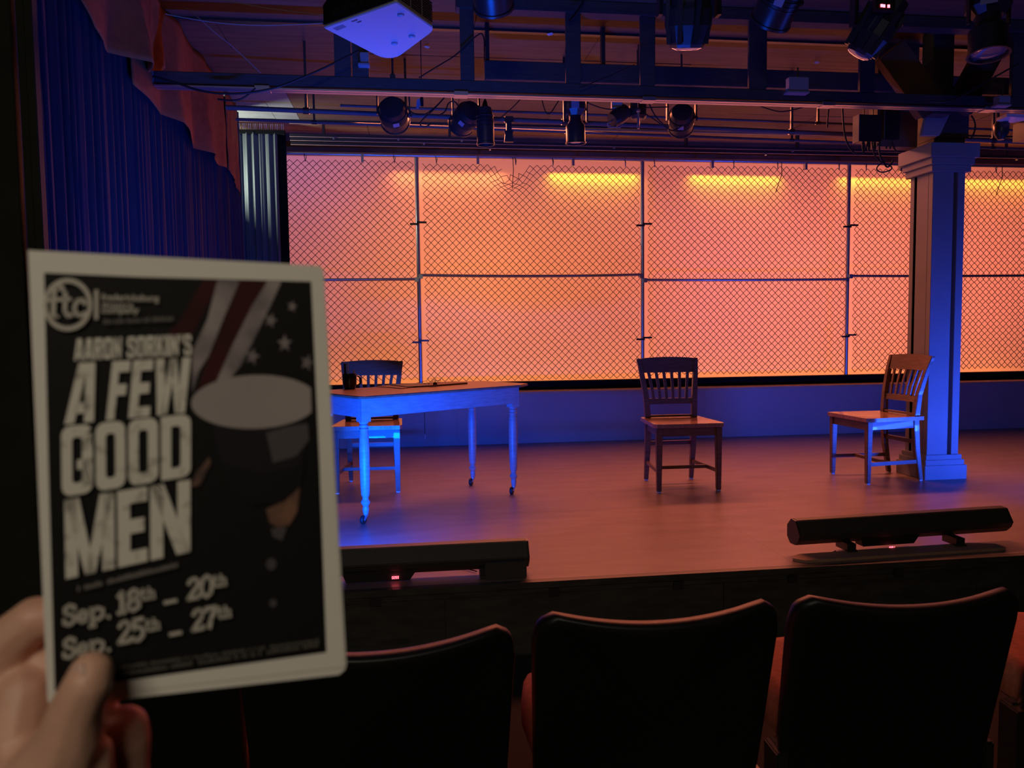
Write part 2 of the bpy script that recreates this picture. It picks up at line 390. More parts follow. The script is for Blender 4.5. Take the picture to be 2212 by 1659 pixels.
# ------------------------------------------------------------------ curtains
def pleated(x0, y0, x1, y1, z0, z1, amp, n, name, m, nz=14, seed=0, flare=.0):
    d = Vector((x1-x0, y1-y0, 0)); L = d.length; d.normalize(); nrm = Vector((-d.y, d.x, 0)); N = n*10
    def f(u, v):
        uu = u + .006*noise.noise(Vector((u*9, v*1.5, seed)))
        ph = uu*n*2*math.pi + 1.6*noise.noise(Vector((u*14, seed, 0)))
        a = amp*(.55+.45*noise.noise(Vector((u*23, 1.7, seed)))+.35)*(.75+.25*(1-v))
        o = a*math.sin(ph) + .35*a*math.sin(2.3*ph+1)
        return Vector((x0, y0, 0)) + d*(u*L) + nrm*o + Vector((0, 0, z0+(z1-z0)*v))
    return grid(N, nz, f).build(name, m, smooth=2, fix=False)
c1 = pleated(-1.45, 3.25, -1.45, 6.98, 0.005, 2.97, .030, 44, 'stage_curtain', 'bluecurtain', seed=2)
tag(c1, 'tall pleated dark velour side curtain lit blue, along the left edge of the stage', 'curtain')
bc = thing('wing_curtain', 'narrow black masking curtain beside the left end of the fence', 'curtain', (-1.3, 7.4, 0), world=True)
o = pleated(-1.62, 7.36, -1.17, 7.36, .50, 2.90, .022, 7, 'cloth', 'blackcurtain', seed=5); o.data.transform(Matrix.Translation((1.3, -7.4, 0))); o.parent = bc
o = pleated(-1.20, 7.40, -1.10, 7.42, .50, 2.90, .008, 2, 'side_cloth', 'deepblack', seed=6); o.data.transform(Matrix.Translation((1.3, -7.4, 0))); o.parent = bc
MB().box((-1.62, 7.345, 2.89), (-1.10, 7.40, 2.925)).build('header', 'deepblack', bc)
for k in range(30):
    x = -1.58+k*.016
    MB().tube([(x, 7.37, 2.925), (x+.002, 7.365, 2.945), (x, 7.37, 2.985)], .0032, 5).build('hook', 'white' if k % 3 else 'galv', bc)

def swag(pts_low, ztop, name, label, seed, x_base=-1.40, folds=5, amp=.05):
    """pts_low: lower hem as (Y, z); cloth hangs from the ceiling in deep folds"""
    ys_ = [p[0] for p in pts_low]; y0, y1 = ys_[0], ys_[-1]
    def hem(y):
        for i in range(len(pts_low)-1):
            if pts_low[i][0] <= y <= pts_low[i+1][0]+1e-6:
                t = (y-pts_low[i][0])/max(1e-6, pts_low[i+1][0]-pts_low[i][0]); return pts_low[i][1]*(1-t)+pts_low[i+1][1]*t
        return pts_low[-1][1]
    def f(u, v):
        y = y0+(y1-y0)*u; zb = hem(y)
        z = ztop+(zb-ztop)*(1-v)
        ph = u*folds + .12*noise.noise(Vector((u*3, v*1.5, seed))) + .10*(1-v)
        fr = ph - math.floor(ph)
        saw = (fr/.78) if fr < .78 else (1-fr)/.22          # wide face towards the stage, steep face towards the seats
        a = amp*(.35+.65*(1-v))*math.sin(math.pi*min(1, max(0, u))*.94+.12)
        o = a*(1-saw)*1.6 + .012*noise.noise(Vector((u*9, v*3, seed)))
        return Vector((x_base+o, y, z))
    o = grid(folds*22, 18, f).build(name, 'swag', smooth=2, fix=False)
    sm_ = o.modifiers.new('thickness', 'SOLIDIFY'); sm_.thickness = .004
    return tag(o, label, 'drape')
def yz(x, y, X=-1.36): p = onX(x, y, X); return (p.y, p.z)
swag([yz(165, -40), yz(205, 60), yz(240, 105), yz(285, 138), yz(330, 157), yz(352, 154), yz(366, 140)], 2.985, 'swag', 'brown swagged drape nearest the audience, top left above the blue curtain', 1, folds=2, amp=.10)
swag([yz(296, 182, -1.38), yz(318, 205, -1.38), yz(352, 240, -1.38), yz(395, 283, -1.38), yz(428, 320, -1.38), yz(463, 348, -1.38), yz(497, 364, -1.38)], 2.985, 'swag', 'middle brown pleated drape with a slanting hem over the blue curtain', 2, x_base=-1.41, folds=3, amp=.07)
swag([yz(500, 366, -1.38), yz(514, 395, -1.38), yz(526, 425, -1.38)], 2.985, 'swag', 'narrow farthest drape with a long hanging tail beside the wing opening', 3, x_base=-1.41, folds=1, amp=.03)

# ------------------------------------------------------------------ overhead frame
YT = 4.6
bt = thing('overhead_frame', 'dark timber frame of posts and beams spanning the top of the stage', 'beam', (2.0, YT, 2.46), world=True)
MB().box((-1.38, YT-.03, 2.462), (6.4, YT+.03, 2.528)).build('bottom_beam', 'beam', bt, bevel=.004)
MB().prism([(-1.62, YT-.02, 2.50), (-1.38, YT-.03, 2.462), (-1.38, YT-.03, 2.525), (-1.62, YT-.02, 2.515)], (0, .04, 0)).build('end_plate', 'riser', bt)
MB().box((-1.38, YT-.034, 2.444), (6.4, YT-.004, 2.452)).build('front_rail', 'galv', bt)
MB().box((-1.38, YT+.004, 2.444), (6.4, YT+.034, 2.452)).build('back_rail', 'galv', bt)
for x in (-.8, .32, 1.45, 2.6, 3.7, 4.8): MB().box((x-.04, YT-.036, 2.44), (x+.04, YT+.036, 2.462)).build('rail_joiner', 'galv', bt)
MB().box((.3, YT-.05, 2.93), (6.4, YT+.05, 2.999)).build('top_beam', 'beam', bt, bevel=.004)
for px0, px1 in ((993, 1023), (1220, 1252), (1380, 1412), (1614, 1652), (1853, 1885), (2180, 2235), (722, 757)):
    a = onY(px0, 90, YT).x; b = onY(px1, 90, YT).x
    MB().box((a, YT-.035, 2.528), (b, YT-.005, 2.995)).build('post', 'beam', bt, bevel=.004)
a = onY(762, 140, YT).x; b = onY(797, 140, YT).x
MB().box((a, YT-.035, 2.528), (b, YT+.035, 2.995)).build('post', 'beam', bt, bevel=.004)
YR = 4.95
o = MB().box((onY(1046, 150, YR).x, YR-.03, onY(1200, 178, YR).z), (6.4, YR+.03, onY(1200, 138, YR).z)).build('rear_beam', 'beam', bt, bevel=.004)
for x, yy in ((1052, 90), (1302, 112)):
    p = onY(x, yy, YR); MB().box((p.x-.012, YR-.02, 2.74), (p.x+.012, YR+.02, 2.999)).build('strut', 'blackmetal', bt)
# knee braces at the column
def brace(x0, y0, x1, y1, wpx, Y, m):
    p = onY(x0, y0, Y); q = onY(x1, y1, Y); wd = wpx/FPX*Y
    return MB().bar(p, q, .07, wd, upv=(0, 0, 1)).build('knee_brace', m, bt, bevel=.004)
brace(1920, 110, 2010, 235, 74, YT+.12, 'ply_dark')
brace(2165, 60, 2070, 235, 60, YT+.10, 'beam')
MB().box((onY(2006, 50, YT+.2).x, YT+.14, 2.46), (onY(2050, 50, YT+.2).x, YT+.26, 2.999)).build('king_post', 'beam', bt, bevel=.004)
# ------------------------------------------------------------------ pipes
def pipe(x0, y0, x1, y1, z, r, label):
    p = onz(x0, y0, z); q = onz(x1, y1, z)
    t = thing('lighting_pipe', label, 'pipe', tuple((p+q)/2), world=True)
    MB().tube([p, q], r, 12).build('tube', 'beamsteel', t, smooth=True)
    for k in (.08, .36, .64, .92):
        c = p.lerp(q, k); MB().box((c.x-.008, c.y-.008, z+r*.7), (c.x+.008, c.y+.008, 3.0)).build('hanger', 'blackmetal', t)
        MB().tube([c-Vector((.02, 0, 0)), c+Vector((.02, 0, 0))], r*1.35, 12).build('clamp', 'blackmetal', t, smooth=True)
    return t
M['beamsteel'] = mat('dark steel pipe', (.10, .10, .11), .55)
pipe(488, 232, 2260, 309, 2.55, .0165, 'thickest steel lighting pipe with a bluish tint, running behind the overhead frame')
pipe(735, 228, 2260, 284, 2.66, .0095, 'thin dark steel pipe just above the thickest lighting pipe')
pipe(510, 258, 2260, 324, 2.78, .0125, 'black steel pipe just below the thickest lighting pipe, nearest the fence')
pipe(1000, -70, 2300, -20, 2.88, .02, 'steel lighting pipe near the audience holding the big stage lamps')

# ------------------------------------------------------------------ lamps overhead
def par(loc, d, r, L, label, group=None, yoke=True, sticker=True, rear=None, name='par_lamp'):
    t = thing(name, label, 'stage light', tuple(loc), world=True, group=group); m = orient(loc, d)
    MB().lathe([(r*.45, L*.52), (r*.8, L*.48), (r*.95, L*.3), (r, L*.1), (r, -L*.45), (r*1.06, -L*.46), (r*1.06, -L*.52), (r*.92, -L*.52), (r*.9, -L*.42)], 20, m).build('housing', 'blackmetal', t, smooth=True)
    MB().lathe([(r*.88, -L*.43), (r*.7, -L*.455), (r*.3, -L*.47)], 20, m).build('lens', 'lens', t, smooth=True)
    for k in range(4):
        MB().lathe([(r*.965, L*(.28-.1*k)), (r*1.03, L*(.27-.1*k)), (r*1.03, L*(.25-.1*k)), (r*.965, L*(.24-.1*k))], 20, m).build('cooling_fin', 'blackmetal', t)
    if yoke:
        top = Vector(loc)+Vector((0, 0, r*2.0)); ax = m.to_3x3() @ Vector((1, 0, 0)); ax.z = 0; ax.normalize()
        mb = MB()
        for sg in (-1, 1):
            mb.bar(Vector(loc)+ax*sg*r*1.12, top+ax*sg*r*1.12, .012, .026)
        mb.bar(top-ax*r*1.18, top+ax*r*1.18, .026, .010); mb.build('yoke', 'blackmetal', t)
        MB().tube([Vector(loc)+ax*r*1.1, Vector(loc)+ax*r*1.28], .016, 10).build('knob', 'rubber', t)
        MB().box((top.x-.018, top.y-.02, top.z), (top.x+.018, top.y+.02, top.z+.07)).build('hook_clamp', 'blackmetal', t, bevel=.004)
        if top.z < 2.9: MB().tube([top+Vector((0, 0, .06)), (top.x, top.y, 3.0)], .007, 8).build('drop_rod', 'blackmetal', t)
    if sticker:
        # rating sticker on the lower rear side, facing the audience
        mm = m @ Matrix.Translation((0, 0, L*.18)); s3 = m.to_3x3()
        vv = s3.inverted() @ (EYE-Vector(loc)); vv.z = 0; vv.normalize(); tv = Vector((-vv.y, vv.x, 0))
        c = vv*r*1.05; q = [c+tv*a*r*.22+Vector((0, 0, b*r*.24)) for a, b in ((-1, -1), (1, -1), (1, 1), (-1, 1))]
        MB().prism([mm @ v for v in q], s3 @ vv*.002).build('sticker', 'label', t)
    return t
def Q(x, y, Y): return onY(x, y, Y)
def ellipsoidal(loc, d, r, L, label, name='profile_spotlight'):
    t = thing(name, label, 'stage light', tuple(loc), world=True); m = orient(loc, d)
    MB().lathe([(r*.6, L*.15), (r*.62, L*.02), (r*.98, -L*.1), (r*1.0, -L*.5), (r*1.08, -L*.51), (r*1.08, -L*.54), (r*.95, -L*.54), (r*.93, -L*.46)], 22, m).build('barrel', 'blackmetal', t, smooth=True)
    MB().lathe([(r*.94, -L*.47), (r*.8, -L*.50), (r*.4, -L*.52)], 22, m).build('lens', 'lens', t, smooth=True)
    mb = MB(); mb.lathe([(r*.55, L*.55), (r*1.05, L*.52), (r*1.15, L*.42), (r*1.15, L*.28), (r*.75, L*.14)], 8, m); mb.build('lamp_house', 'blackmetal', t)
    ax = m.to_3x3() @ Vector((1, 0, 0)); ax.z = 0; ax = ax.normalized() if ax.length > .1 else Vector((1, 0, 0))
    top = Vector(loc)+Vector((0, 0, L*.72)); mb = MB()
    for sg in (-1, 1): mb.bar(Vector(loc)+ax*sg*r*1.2, top+ax*sg*r*1.2, .010, .022)
    mb.bar(top-ax*r*1.2, top+ax*r*1.2, .022, .010); mb.build('yoke', 'blackmetal', t)
    MB().box((top.x-.016, top.y-.018, top.z), (top.x+.016, top.y+.018, top.z+.06)).build('hook_clamp', 'blackmetal', t)
    if top.z < 2.9: MB().tube([top+Vector((0, 0, .05)), (top.x, top.y, 3.0)], .007, 8).build('drop_rod', 'blackmetal', t)
    v = (EYE-Vector(loc)); v.z = 0; v.normalize(); tv = Vector((-v.y, v.x, 0)); c = Vector(loc)+v*r*1.16+Vector((0, 0, L*.36))
    MB().prism([c+tv*a*r*.4+Vector((0, 0, b*r*.4)) for a, b in ((-1, -1), (1, -1), (1, 1), (-1, 1))], v*.003).build('sticker', 'label', t)
    return t
# far row (hung from the pipes behind the frame)
par(Q(850, 247, 5.35), (.1, .95, -.22), .096, .20, 'round-backed stage lamp on the far pipe, leftmost of the far lamps')
par(Q(1007, 254, 5.35), (-.35, .95, -.25), .088, .20, 'squat stage lamp on the far pipe, left of the tall cylinder lamp')
par(Q(1048, 272, 5.2), (.02, .02, -1), .058, .24, 'tall black cylinder lamp pointing straight down with a blue lens rim', yoke=False, sticker=False, name='cylinder_lamp')
t = thing('cable_grip', 'black plug hanging above the tall cylinder lamp', 'plug', tuple(Q(1048, 235, 5.2)), world=True)
p = Q(1048, 235, 5.2); MB().lathe([(.006, .06), (.016, .04), (.022, .01), (.02, -.03), (.014, -.075)], 12, Matrix.Translation(p)).build('body', 'rubber', t, smooth=True)
MB().tube([p+Vector((0, 0, .05)), (p.x, p.y, 3.0)], .004, 6).build('lead', 'cord', t)
ellipsoidal(Q(1243, 263, 5.25), (.02, .05, -1), .066, .27, 'black profile spotlight hanging straight down at centre with a pale lens rim')
par(Q(1472, 258, 5.35), (.3, .95, -.35), .088, .19, 'tilted stage lamp on the far pipe, rightmost of the far lamps before the black boxes')
# small clamp with tag
t = thing('pipe_clamp', 'small black clamp hanging under the pipe between cylinder lamp and centre spotlight', 'clamp', tuple(Q(1099, 285, 5.4)), world=True)
p = Q(1099, 262, 5.4); q = Q(1099, 307, 5.4)
MB().box((p.x-.03, 5.38, p.z-.01), (p.x+.03, 5.42, p.z+.03)).build('jaw', 'blackmetal', t, bevel=.003)
MB().box((p.x-.018, 5.385, p.z-.065), (p.x+.018, 5.415, p.z-.01)).build('neck', 'blackmetal', t)
MB().prism([(q.x-.032, 5.385, q.z), (q.x+.032, 5.385, q.z), (q.x+.026, 5.385, q.z+.05), (q.x+.033, 5.385, p.z-.065), (q.x-.033, 5.385, p.z-.065), (q.x-.026, 5.385, q.z+.05)], (0, .03, 0)).build('foot', 'blackmetal', t)
# small bracket camera-like fixture and pin
t = thing('small_spotlight', 'small black spotlight with a pale open bracket left of the bright steel pin', 'stage light', tuple(Q(1345, 245, 5.3)), world=True)
p = Q(1340, 248, 5.3); m = orient(p, (-.7, -.2, -.5))
MB().lathe([(.03, .07), (.055, .05), (.06, -.02), (.05, -.08), (.04, -.08)], 14, m).build('housing', 'blackmetal', t, smooth=True)
MB().tube([p+Vector((-.09, 0, -.06)), p+Vector((-.04, 0, -.03)), p+Vector((.02, 0, -.05)), p+Vector((0, 0, -.085)), p+Vector((-.085, 0, -.085)), p+Vector((-.09, 0, -.06))], .006, 6).build('gel_frame', 'ledge', t)
p2 = Q(1332, 228, 5.3); MB().box((p2.x-.04, 5.27, p2.z-.03), (p2.x+.035, 5.31, p2.z+.03)).build('junction_box', 'label', t, bevel=.004)
p3 = Q(1378, 236, 5.3); MB().lathe([(.05, .05), (.06, .03), (.06, -.05), (.04, -.07)], 14, Matrix.Translation(p3)).build('lamp_cap', 'blackmetal', t, smooth=True)
MB().bar(p+Vector((0, 0, .03)), p3, .01).build('arm', 'blackmetal', t)
MB().tube([p3, (p3.x, p3.y, 3.0)], .008, 8).build('drop_rod', 'blackmetal', t)
t = thing('safety_pin_bar', 'bright steel pin hanging vertically right of centre under the frame', 'bar', tuple(Q(1379, 258, 5.2)), world=True)
p = Q(1379, 236, 5.2); q = Q(1379, 278, 5.2)
MB().tube([p, q], .0085, 8).build('shaft', 'galv', t, smooth=True)
MB().tube([p, (p.x, p.y, 3.0)], .004, 6).build('hanger', 'blackmetal', t)
MB().lathe([(.006, .012), (.015, .006), (.015, -.006), (.006, -.012)], 10, Matrix.Translation(p+Vector((0, 0, -.01)))).build('collar', 'galv', t)
# white tag on a cable
t = thing('hanging_tag', 'pale tag hanging on a cable plug below the frame, left of centre', 'tag', tuple(Q(906, 222, 5.0)), world=True)
MB().prism([Q(900, 216, 5), Q(905, 212, 5), Q(911, 223, 5), Q(904, 234, 5), Q(899, 233, 5)], (0, .004, 0)).build('card', 'label', t)
MB().tube([Q(911, 212, 5), (Q(911, 212, 5).x, 5, 3.0)], .003, 6).build('lead', 'cord', t)
MB().tube([Q(911, 206, 5), Q(911, 214, 5), Q(912, 230, 5)], [.004, .012, .009], 8).build('plug', 'rubber', t)
# near row on the audience side
par(Q(1063, -32, 3.9), (.15, .8, -.6), .10, .22, 'stage lamp cut by the top edge left of centre, blue-lit sticker below')
par(Q(1684, 2, 3.9), (-.1, .8, -.7), .105, .22, 'round stage lamp at the top edge between two posts, with a pale mark underneath')
def moving(cx, cy, Y, d, r, L, label):
    loc = Q(cx, cy, Y); t = thing('wash_light', label, 'stage light', tuple(loc), world=True); m = orient(loc, d)
    MB().lathe([(r*.5, L*.55), (r*.85, L*.5), (r*.95, L*.2), (r*1.05, L*.1), (r*1.05, -L*.15), (r*.8, -L*.45), (r*.72, -L*.5)], 8, m).build('housing', 'blackmetal', t)
    for k in range(8):
        a = k*math.pi/4+.2; c = m @ Vector((r*1.04*math.cos(a), r*1.04*math.sin(a), L*.3)); e = m @ Vector((r*.86*math.cos(a), r*.86*math.sin(a), -L*.44))
        MB().bar(c, e, .022, .022).build('cooling_rib', 'blackmetal', t)
    MB().lathe([(r*.7, -L*.5), (r*.5, -L*.53), (r*.2, -L*.54)], 16, m).build('lens', 'lens', t, smooth=True)
    top = loc+Vector((0, 0, L*.75)); mb = MB()
    for sg in (-1, 1): mb.bar(loc+RT*sg*r*1.3, top+RT*sg*r*1.25, .02, .05)
    mb.bar(top-RT*r*1.3, top+RT*r*1.3, .05, .02); mb.build('yoke', 'blackmetal', t)
    MB().box((top.x-.1, top.y-.07, top.z), (top.x+.1, top.y+.07, top.z+.09)).build('base_box', 'blackmetal', t, bevel=.006)
    return t
moving(1488, 35, 3.9, (.05, .35, -1), .115, .30, 'large dark wash light at the top edge right of centre')
t = moving(1893, 58, 3.7, (-.45, .4, -.85), .088, .29, 'tilted ribbed wash light with a red display, near the right column')
p = Q(1913, 12, 3.55)
MB().box((p.x-.05, p.y, p.z-.02), (p.x+.05, p.y+.03, p.z+.03)).build('display_panel', 'rubber', t)
mb = MB()
for k, x in enumerate((1905, 1910, 1920)): q = Q(x, 12+k*.6, 3.548); mb.box((q.x-.0065, q.y, q.z-.007), (q.x+.006, q.y+.001, q.z+.007))
mb.build('display_digits', 'led', t)
t = ellipsoidal(Q(2135, 54, 3.75), (-.06, -.12, -1), .095, .30, 'black spotlight at top right pointing down with a bright lens ring')
# black control boxes
for x0, x1, y0, y1, Y, lb in ((1856, 1906, 248, 305, 4.9, 'wide black power box hanging under the frame left of the column'), (1911, 1945, 240, 300, 4.98, 'narrower black power box beside the column, right of its twin')):
    a = Q(x0, y1, Y); b = Q(x1, y0, Y)
    t = thing('power_box', lb, 'box', ((a.x+b.x)/2, Y, a.z), world=True)
    MB().box((a.x, Y, a.z), (b.x, Y+.07, b.z)).build('case', 'black', t, bevel=.003)
    MB().box((a.x-.006, Y-.004, a.z), (a.x, Y+.07, b.z)).build('side_flange', 'beamsteel', t)
    for k in range(2): xx = a.x+(b.x-a.x)*(.3+.4*k); MB().tube([(xx, Y+.03, b.z), (xx, Y+.03, b.z+.08)], .004, 6).build('hanger', 'blackmetal', t)
    for k in range(3):
        xx = a.x+(b.x-a.x)*(.3+.25*k); MB().tube([(xx, Y+.03, a.z), (xx, Y+.03, a.z-.03), (xx, Y+.03, a.z-.06)], [.009, .011, .005], 8).build('plug', 'rubber', t, smooth=True)
MBX = MB()
# small boxes on the frame
def small_box(x0, x1, y0, y1, Y, lb, m='riser'):
    a = Q(x0, y1, Y); b = Q(x1, y0, Y); t = thing('junction_box', lb, 'box', ((a.x+b.x)/2, Y, a.z), world=True)
    MB().box((a.x, Y, a.z+.012), (b.x, Y+.05, b.z)).build('case', m, t, bevel=.004)
    MB().box((a.x-.012, Y-.004, a.z), (b.x+.004, Y+.054, a.z+.012)).build('flange', m, t, bevel=.002)
    MB().tube([((a.x+b.x)/2, Y+.02, b.z), ((a.x+b.x)/2, Y+.02, b.z+.06)], .005, 6).build('stem', 'blackmetal', t)
small_box(1705, 1748, 166, 200, 4.5, 'blue-lit square box standing on the frame beam')
small_box(2157, 2184, 206, 228, 4.5, 'small pale box on the frame at the right edge of the view')
small_box(778, 796, 112, 140, 4.514, 'slim upright conduit box under the projector')
t = thing('wash_panel', 'flat lamp with a bright blue face at the right edge under the frame', 'stage light', tuple(Q(2180, 260, 4.8)), world=True)
t.name = 'flood_lamp'
a = Q(2152, 262, 4.8)
MB().prism([a, Q(2175, 252, 4.7), Q(2240, 255, 4.7), Q(2240, 266, 4.9), Q(2200, 267, 4.9)], (0, 0, .02)).build('face_plate', 'projwhite', t)
MB().lathe([(.03, .05), (.05, .02), (.045, -.04), (.02, -.08)], 12, Matrix.Translation(Q(2163, 276, 4.85))).build('pivot', 'blackmetal', t, smooth=True)
MB().box(tuple(Q(2212, 300, 4.8)), tuple(Q(2245, 262, 4.8)+Vector((0, .1, 0)))).build('rear_case', 'blackmetal', t)
# ceiling remnants
for x, y, lb in ((1765, 132, 'crumpled pale tape scrap on the ceiling between two posts'), (923, 98, 'small pale tape scrap on the ceiling right of the projector'), (1188, 70, 'tiny clear hook on the ceiling left of centre')):
    p = onz(x, y, 2.992); mb = MB(); pts = []
    for k in range(7): a = k*.9; pts.append(p+Vector((.028*math.cos(a)*(.6+.4*random.random()), .018*math.sin(a), -.004-.012*random.random())))
    mb.add(pts+[p+Vector((0, 0, -.02))], [(k, (k+1) % 7, 7) for k in range(7)]); o = mb.build('tape_scrap', 'white', loc=tuple(p)); tag(o, lb, 'tape')

# ------------------------------------------------------------------ cables
def cable(pts, Y, r, label, m='cord', name='cable'):
    P = [Q(x, y, yy if yy else Y) for x, y, *rest in pts for yy in [rest[0] if rest else None]]
    c = bpy.data.curves.new(name, 'CURVE'); c.dimensions = '3D'; c.bevel_depth = r; c.bevel_resolution = 2
    sp = c.splines.new('NURBS'); sp.points.add(len(P)-1); sp.order_u = 3; sp.use_endpoint_u = True
    base = P[0]
    for k, p in enumerate(P): sp.points[k].co = (*(p-base), 1)
    o = bpy.data.objects.new(name, c); dg = bpy.context.evaluated_depsgraph_get(); COL.objects.link(o); bpy.context.view_layer.update()
    me = bpy.data.meshes.new_from_object(o.evaluated_get(bpy.context.evaluated_depsgraph_get())); bpy.data.objects.remove(o)
    me.materials.append(M[m]); o = bpy.data.objects.new(name, me); COL.objects.link(o); o.location = base
    return tag(o, label, 'cable')
cable([(775, 110), (720, 138), (660, 165), (600, 190), (520, 204), (440, 200), (380, 178), (330, 165)], 4.4, .006, 'long black cable drooping across the frame at left')
cable([(552, 190), (530, 212), (500, 219), (470, 214)], 4.5, .005, 'short black cable loop below the left end of the frame')
cable([(357, 30), (430, 45), (520, 54), (600, 55), (697, 50)], 3.4, .0020, 'pale cable sagging from the left drape to the projector', 'whitecord')
cable([(470, -3), (540, 12), (620, 24), (700, 32)], 3.4, .0018, 'upper pale cable running to the projector', 'whitecord')
cable([(384, 2), (420, 30), (470, 76), (490, 90), (530, 125), (563, 158)], 4.9, .0026, 'pale cord crossing the ceiling diagonally at left', 'whitecord')
cable([(905, 168), (950, 140), (985, 120), (1030, 75), (1045, 70), (1048, 100)], 4.55, .004, 'thin black cable looping behind the posts right of the projector')
cable([(860, 215), (880, 235), (900, 250), (930, 245), (965, 205)], 5.2, .004, 'black cable curling between the two left lamps')
cable([(965, 205), (940, 235), (912, 258), (905, 270), (920, 275), (930, 268)], 5.2, .004, 'second black cable curling between the two left lamps')
cable([(945, 250), (962, 245), (968, 220), (985, 218), (990, 230)], 5.2, .0045, 'small black cable arch left of the squat lamp')
cable([(1126, 212), (1110, 232), (1080, 255)], 5.2, .0035, 'black cable falling to the right of the cylinder lamp')
cable([(1170, 212), (1176, 240), (1186, 249), (1196, 235), (1209, 214)], 5.2, .004, 'black cable loop left of the centre spotlight')
cable([(1270, 222), (1300, 236), (1340, 236), (1400, 232), (1445, 231)], 5.25, .004, 'black cable strung between centre spotlight and small spotlight')
cable([(1402, 222), (1412, 250), (1440, 275), (1455, 286), (1475, 270)], 5.2, .0045, 'black cable drooping to the rightmost far lamp')
cable([(1385, 240), (1420, 262), (1450, 285), (1470, 283)], 5.25, .004, 'thin second cable drooping to the rightmost far lamp')
cable([(1640, 228), (1670, 240), (1700, 242), (1740, 230)], 4.8, .004, 'shallow black cable swag below the frame right of centre')
cable([(1820, 235), (1822, 290), (1838, 328), (1860, 335), (1872, 320), (1875, 306)], 4.9, .0055, 'long black cable drooping under the wide power box')
cable([(1884, 306), (1885, 330), (1900, 350), (1925, 358), (1928, 366), (1905, 374), (1891, 366), (1900, 354), (1912, 350)], 4.9, .0045, 'coiled black cable end hanging beside the column capital')
cable([(1900, 306), (1898, 330), (1908, 352), (1920, 366), (1930, 345)], 4.9, .006, 'thick black cable bent under the wide power box')
cable([(1926, 300), (1930, 320), (1938, 328), (1946, 328)], 4.98, .0045, 'short black cable from the narrower power box to the column')
cable([(2200, 138), (2150, 165), (2100, 195), (2060, 215), (2040, 221), (2008, 219)], 4.4, .005, 'cable slung across the right knee brace')
cable([(2098, 250), (2108, 262), (2105, 290), (2096, 300)], 4.7, .005, 'cable hanging beside the upper column box')
cable([(1370, 140), (1300, 172), (1250, 190)], 4.5, .003, 'thin cable crossing two posts near the centre')
cable([(1230, 45), (1245, 30), (1262, 0)], 4.5, .007, 'short dark rod slanting near the top edge')
cable([(1790, 235), (1788, 250), (1787, 275)], 4.85, .005, 'straight black lead hanging left of the power boxes')

# ------------------------------------------------------------------ projector
pc = [(699, 61), (857, 5), (941, 64), (844, 136)]   # corners of the underside; a rectangle, so its plane follows
zp = 2.2
L_, T_, R_, B_ = [onz(x, y, zp) for x, y in pc]; uz = Vector((0, 0, 1)); ux = (T_-L_).normalized(); uy = Vector((-ux.y, ux.x, 0)); ln = (T_-L_).length; dp = .40
pr = thing('projector', 'off-white ceiling projector with its underside lit bright blue', 'projector', tuple(L_), world=True)
def pj(a, b, z=0):
    u = a/ln; v = b/dp; return (L_*(1-u)+T_*u)*(1-v) + (B_*(1-u)+R_*u)*v + uz*z
def rrect(x0, x1, y0, y1, radii, n=5):
    pts = []
    cs = [(x0, y0, 180, radii[0]), (x1, y0, 270, radii[1]), (x1, y1, 0, radii[2]), (x0, y1, 90, radii[3])]
    for cx_, cy_, a0, r in cs:
        if r == 0: pts.append((cx_, cy_)); continue
        ox = cx_ + (r if cx_ == x0 else -r); oy = cy_ + (r if cy_ == y0 else -r)
        for k in range(n+1): a = math.radians(a0+90*k/n); pts.append((ox+r*math.cos(a), oy+r*math.sin(a)))
    return pts
sh = rrect(0, ln, 0, dp, (.006, .014, .045, .10))
mb = MB(); mb.prism([pj(a, b) for a, b in sh], uz*.012); mb.build('bottom_plate', 'projwhite', pr, bevel=.003)
sh2 = rrect(.004, ln-.004, .006, dp-.004, (.02, .02, .045, .10))
mb = MB(); mb.prism([pj(a, b, .012) for a, b in sh2], uz*.085); mb.build('upper_case', 'projwhite', pr, bevel=.006)
mb = MB(); mb.prism([pj(.004, -.004, .010), pj(ln-.02, -.004, .010), pj(ln-.02, -.004, .098), pj(.03, -.004, .098), pj(.004, -.004, .08)], uy*.012); mb.build('connector_panel', 'rubber', pr)
for k in range(6): a = .06+k*.045; mb = MB(); mb.prism([pj(a, -.008, .03), pj(a+.028, -.008, .03), pj(a+.028, -.008, .05), pj(a, -.008, .05)], uy*.005); mb.build('socket', 'blackmetal', pr)
# vent grille on the right side
for r_ in range(3):
    for c_ in range(9):
        b0 = .03+r_*(dp-.05)/3; z0 = .02+c_*.0083
        MB().prism([pj(ln-.003, b0, z0), pj(ln-.003, b0+(dp-.05)/3-.012, z0), pj(ln-.003, b0+(dp-.05)/3-.012, z0+.0052), pj(ln-.003, b0, z0+.0052)], ux*.0015).build('vent_slot', 'rubber', pr)
for a, b in ((.255, .325), (.15, .30), (.33, .12)): MB().lathe([(.013, .002), (.013, -.006), (.009, -.009)], 14, Matrix.Translation(pj(a, b))).build('foot', 'projwhite', pr, smooth=True)
MB().prism([pj(.03, .02, -.0004), pj(.085, .02, -.0004), pj(.085, .045, -.0004), pj(.03, .045, -.0004)], uz*.0008).build('rating_label', 'riser', pr)
for k in range(2): MB().prism([pj(.13+.012*k, .018+.02*k, -.0004), pj(.165+.005*k, .018+.02*k, -.0004), pj(.16+.005*k, .028+.02*k, -.0004), pj(.135+.012*k, .028+.02*k, -.0004)], uz*.0008).build('vent_mark', 'beamsteel', pr)
c = pj(.19, .14); MB().tube([(c.x, c.y, c.z+.09), (c.x, c.y, 2.99)], .02, 12).build('ceiling_pole', 'blackmetal', pr, smooth=True)
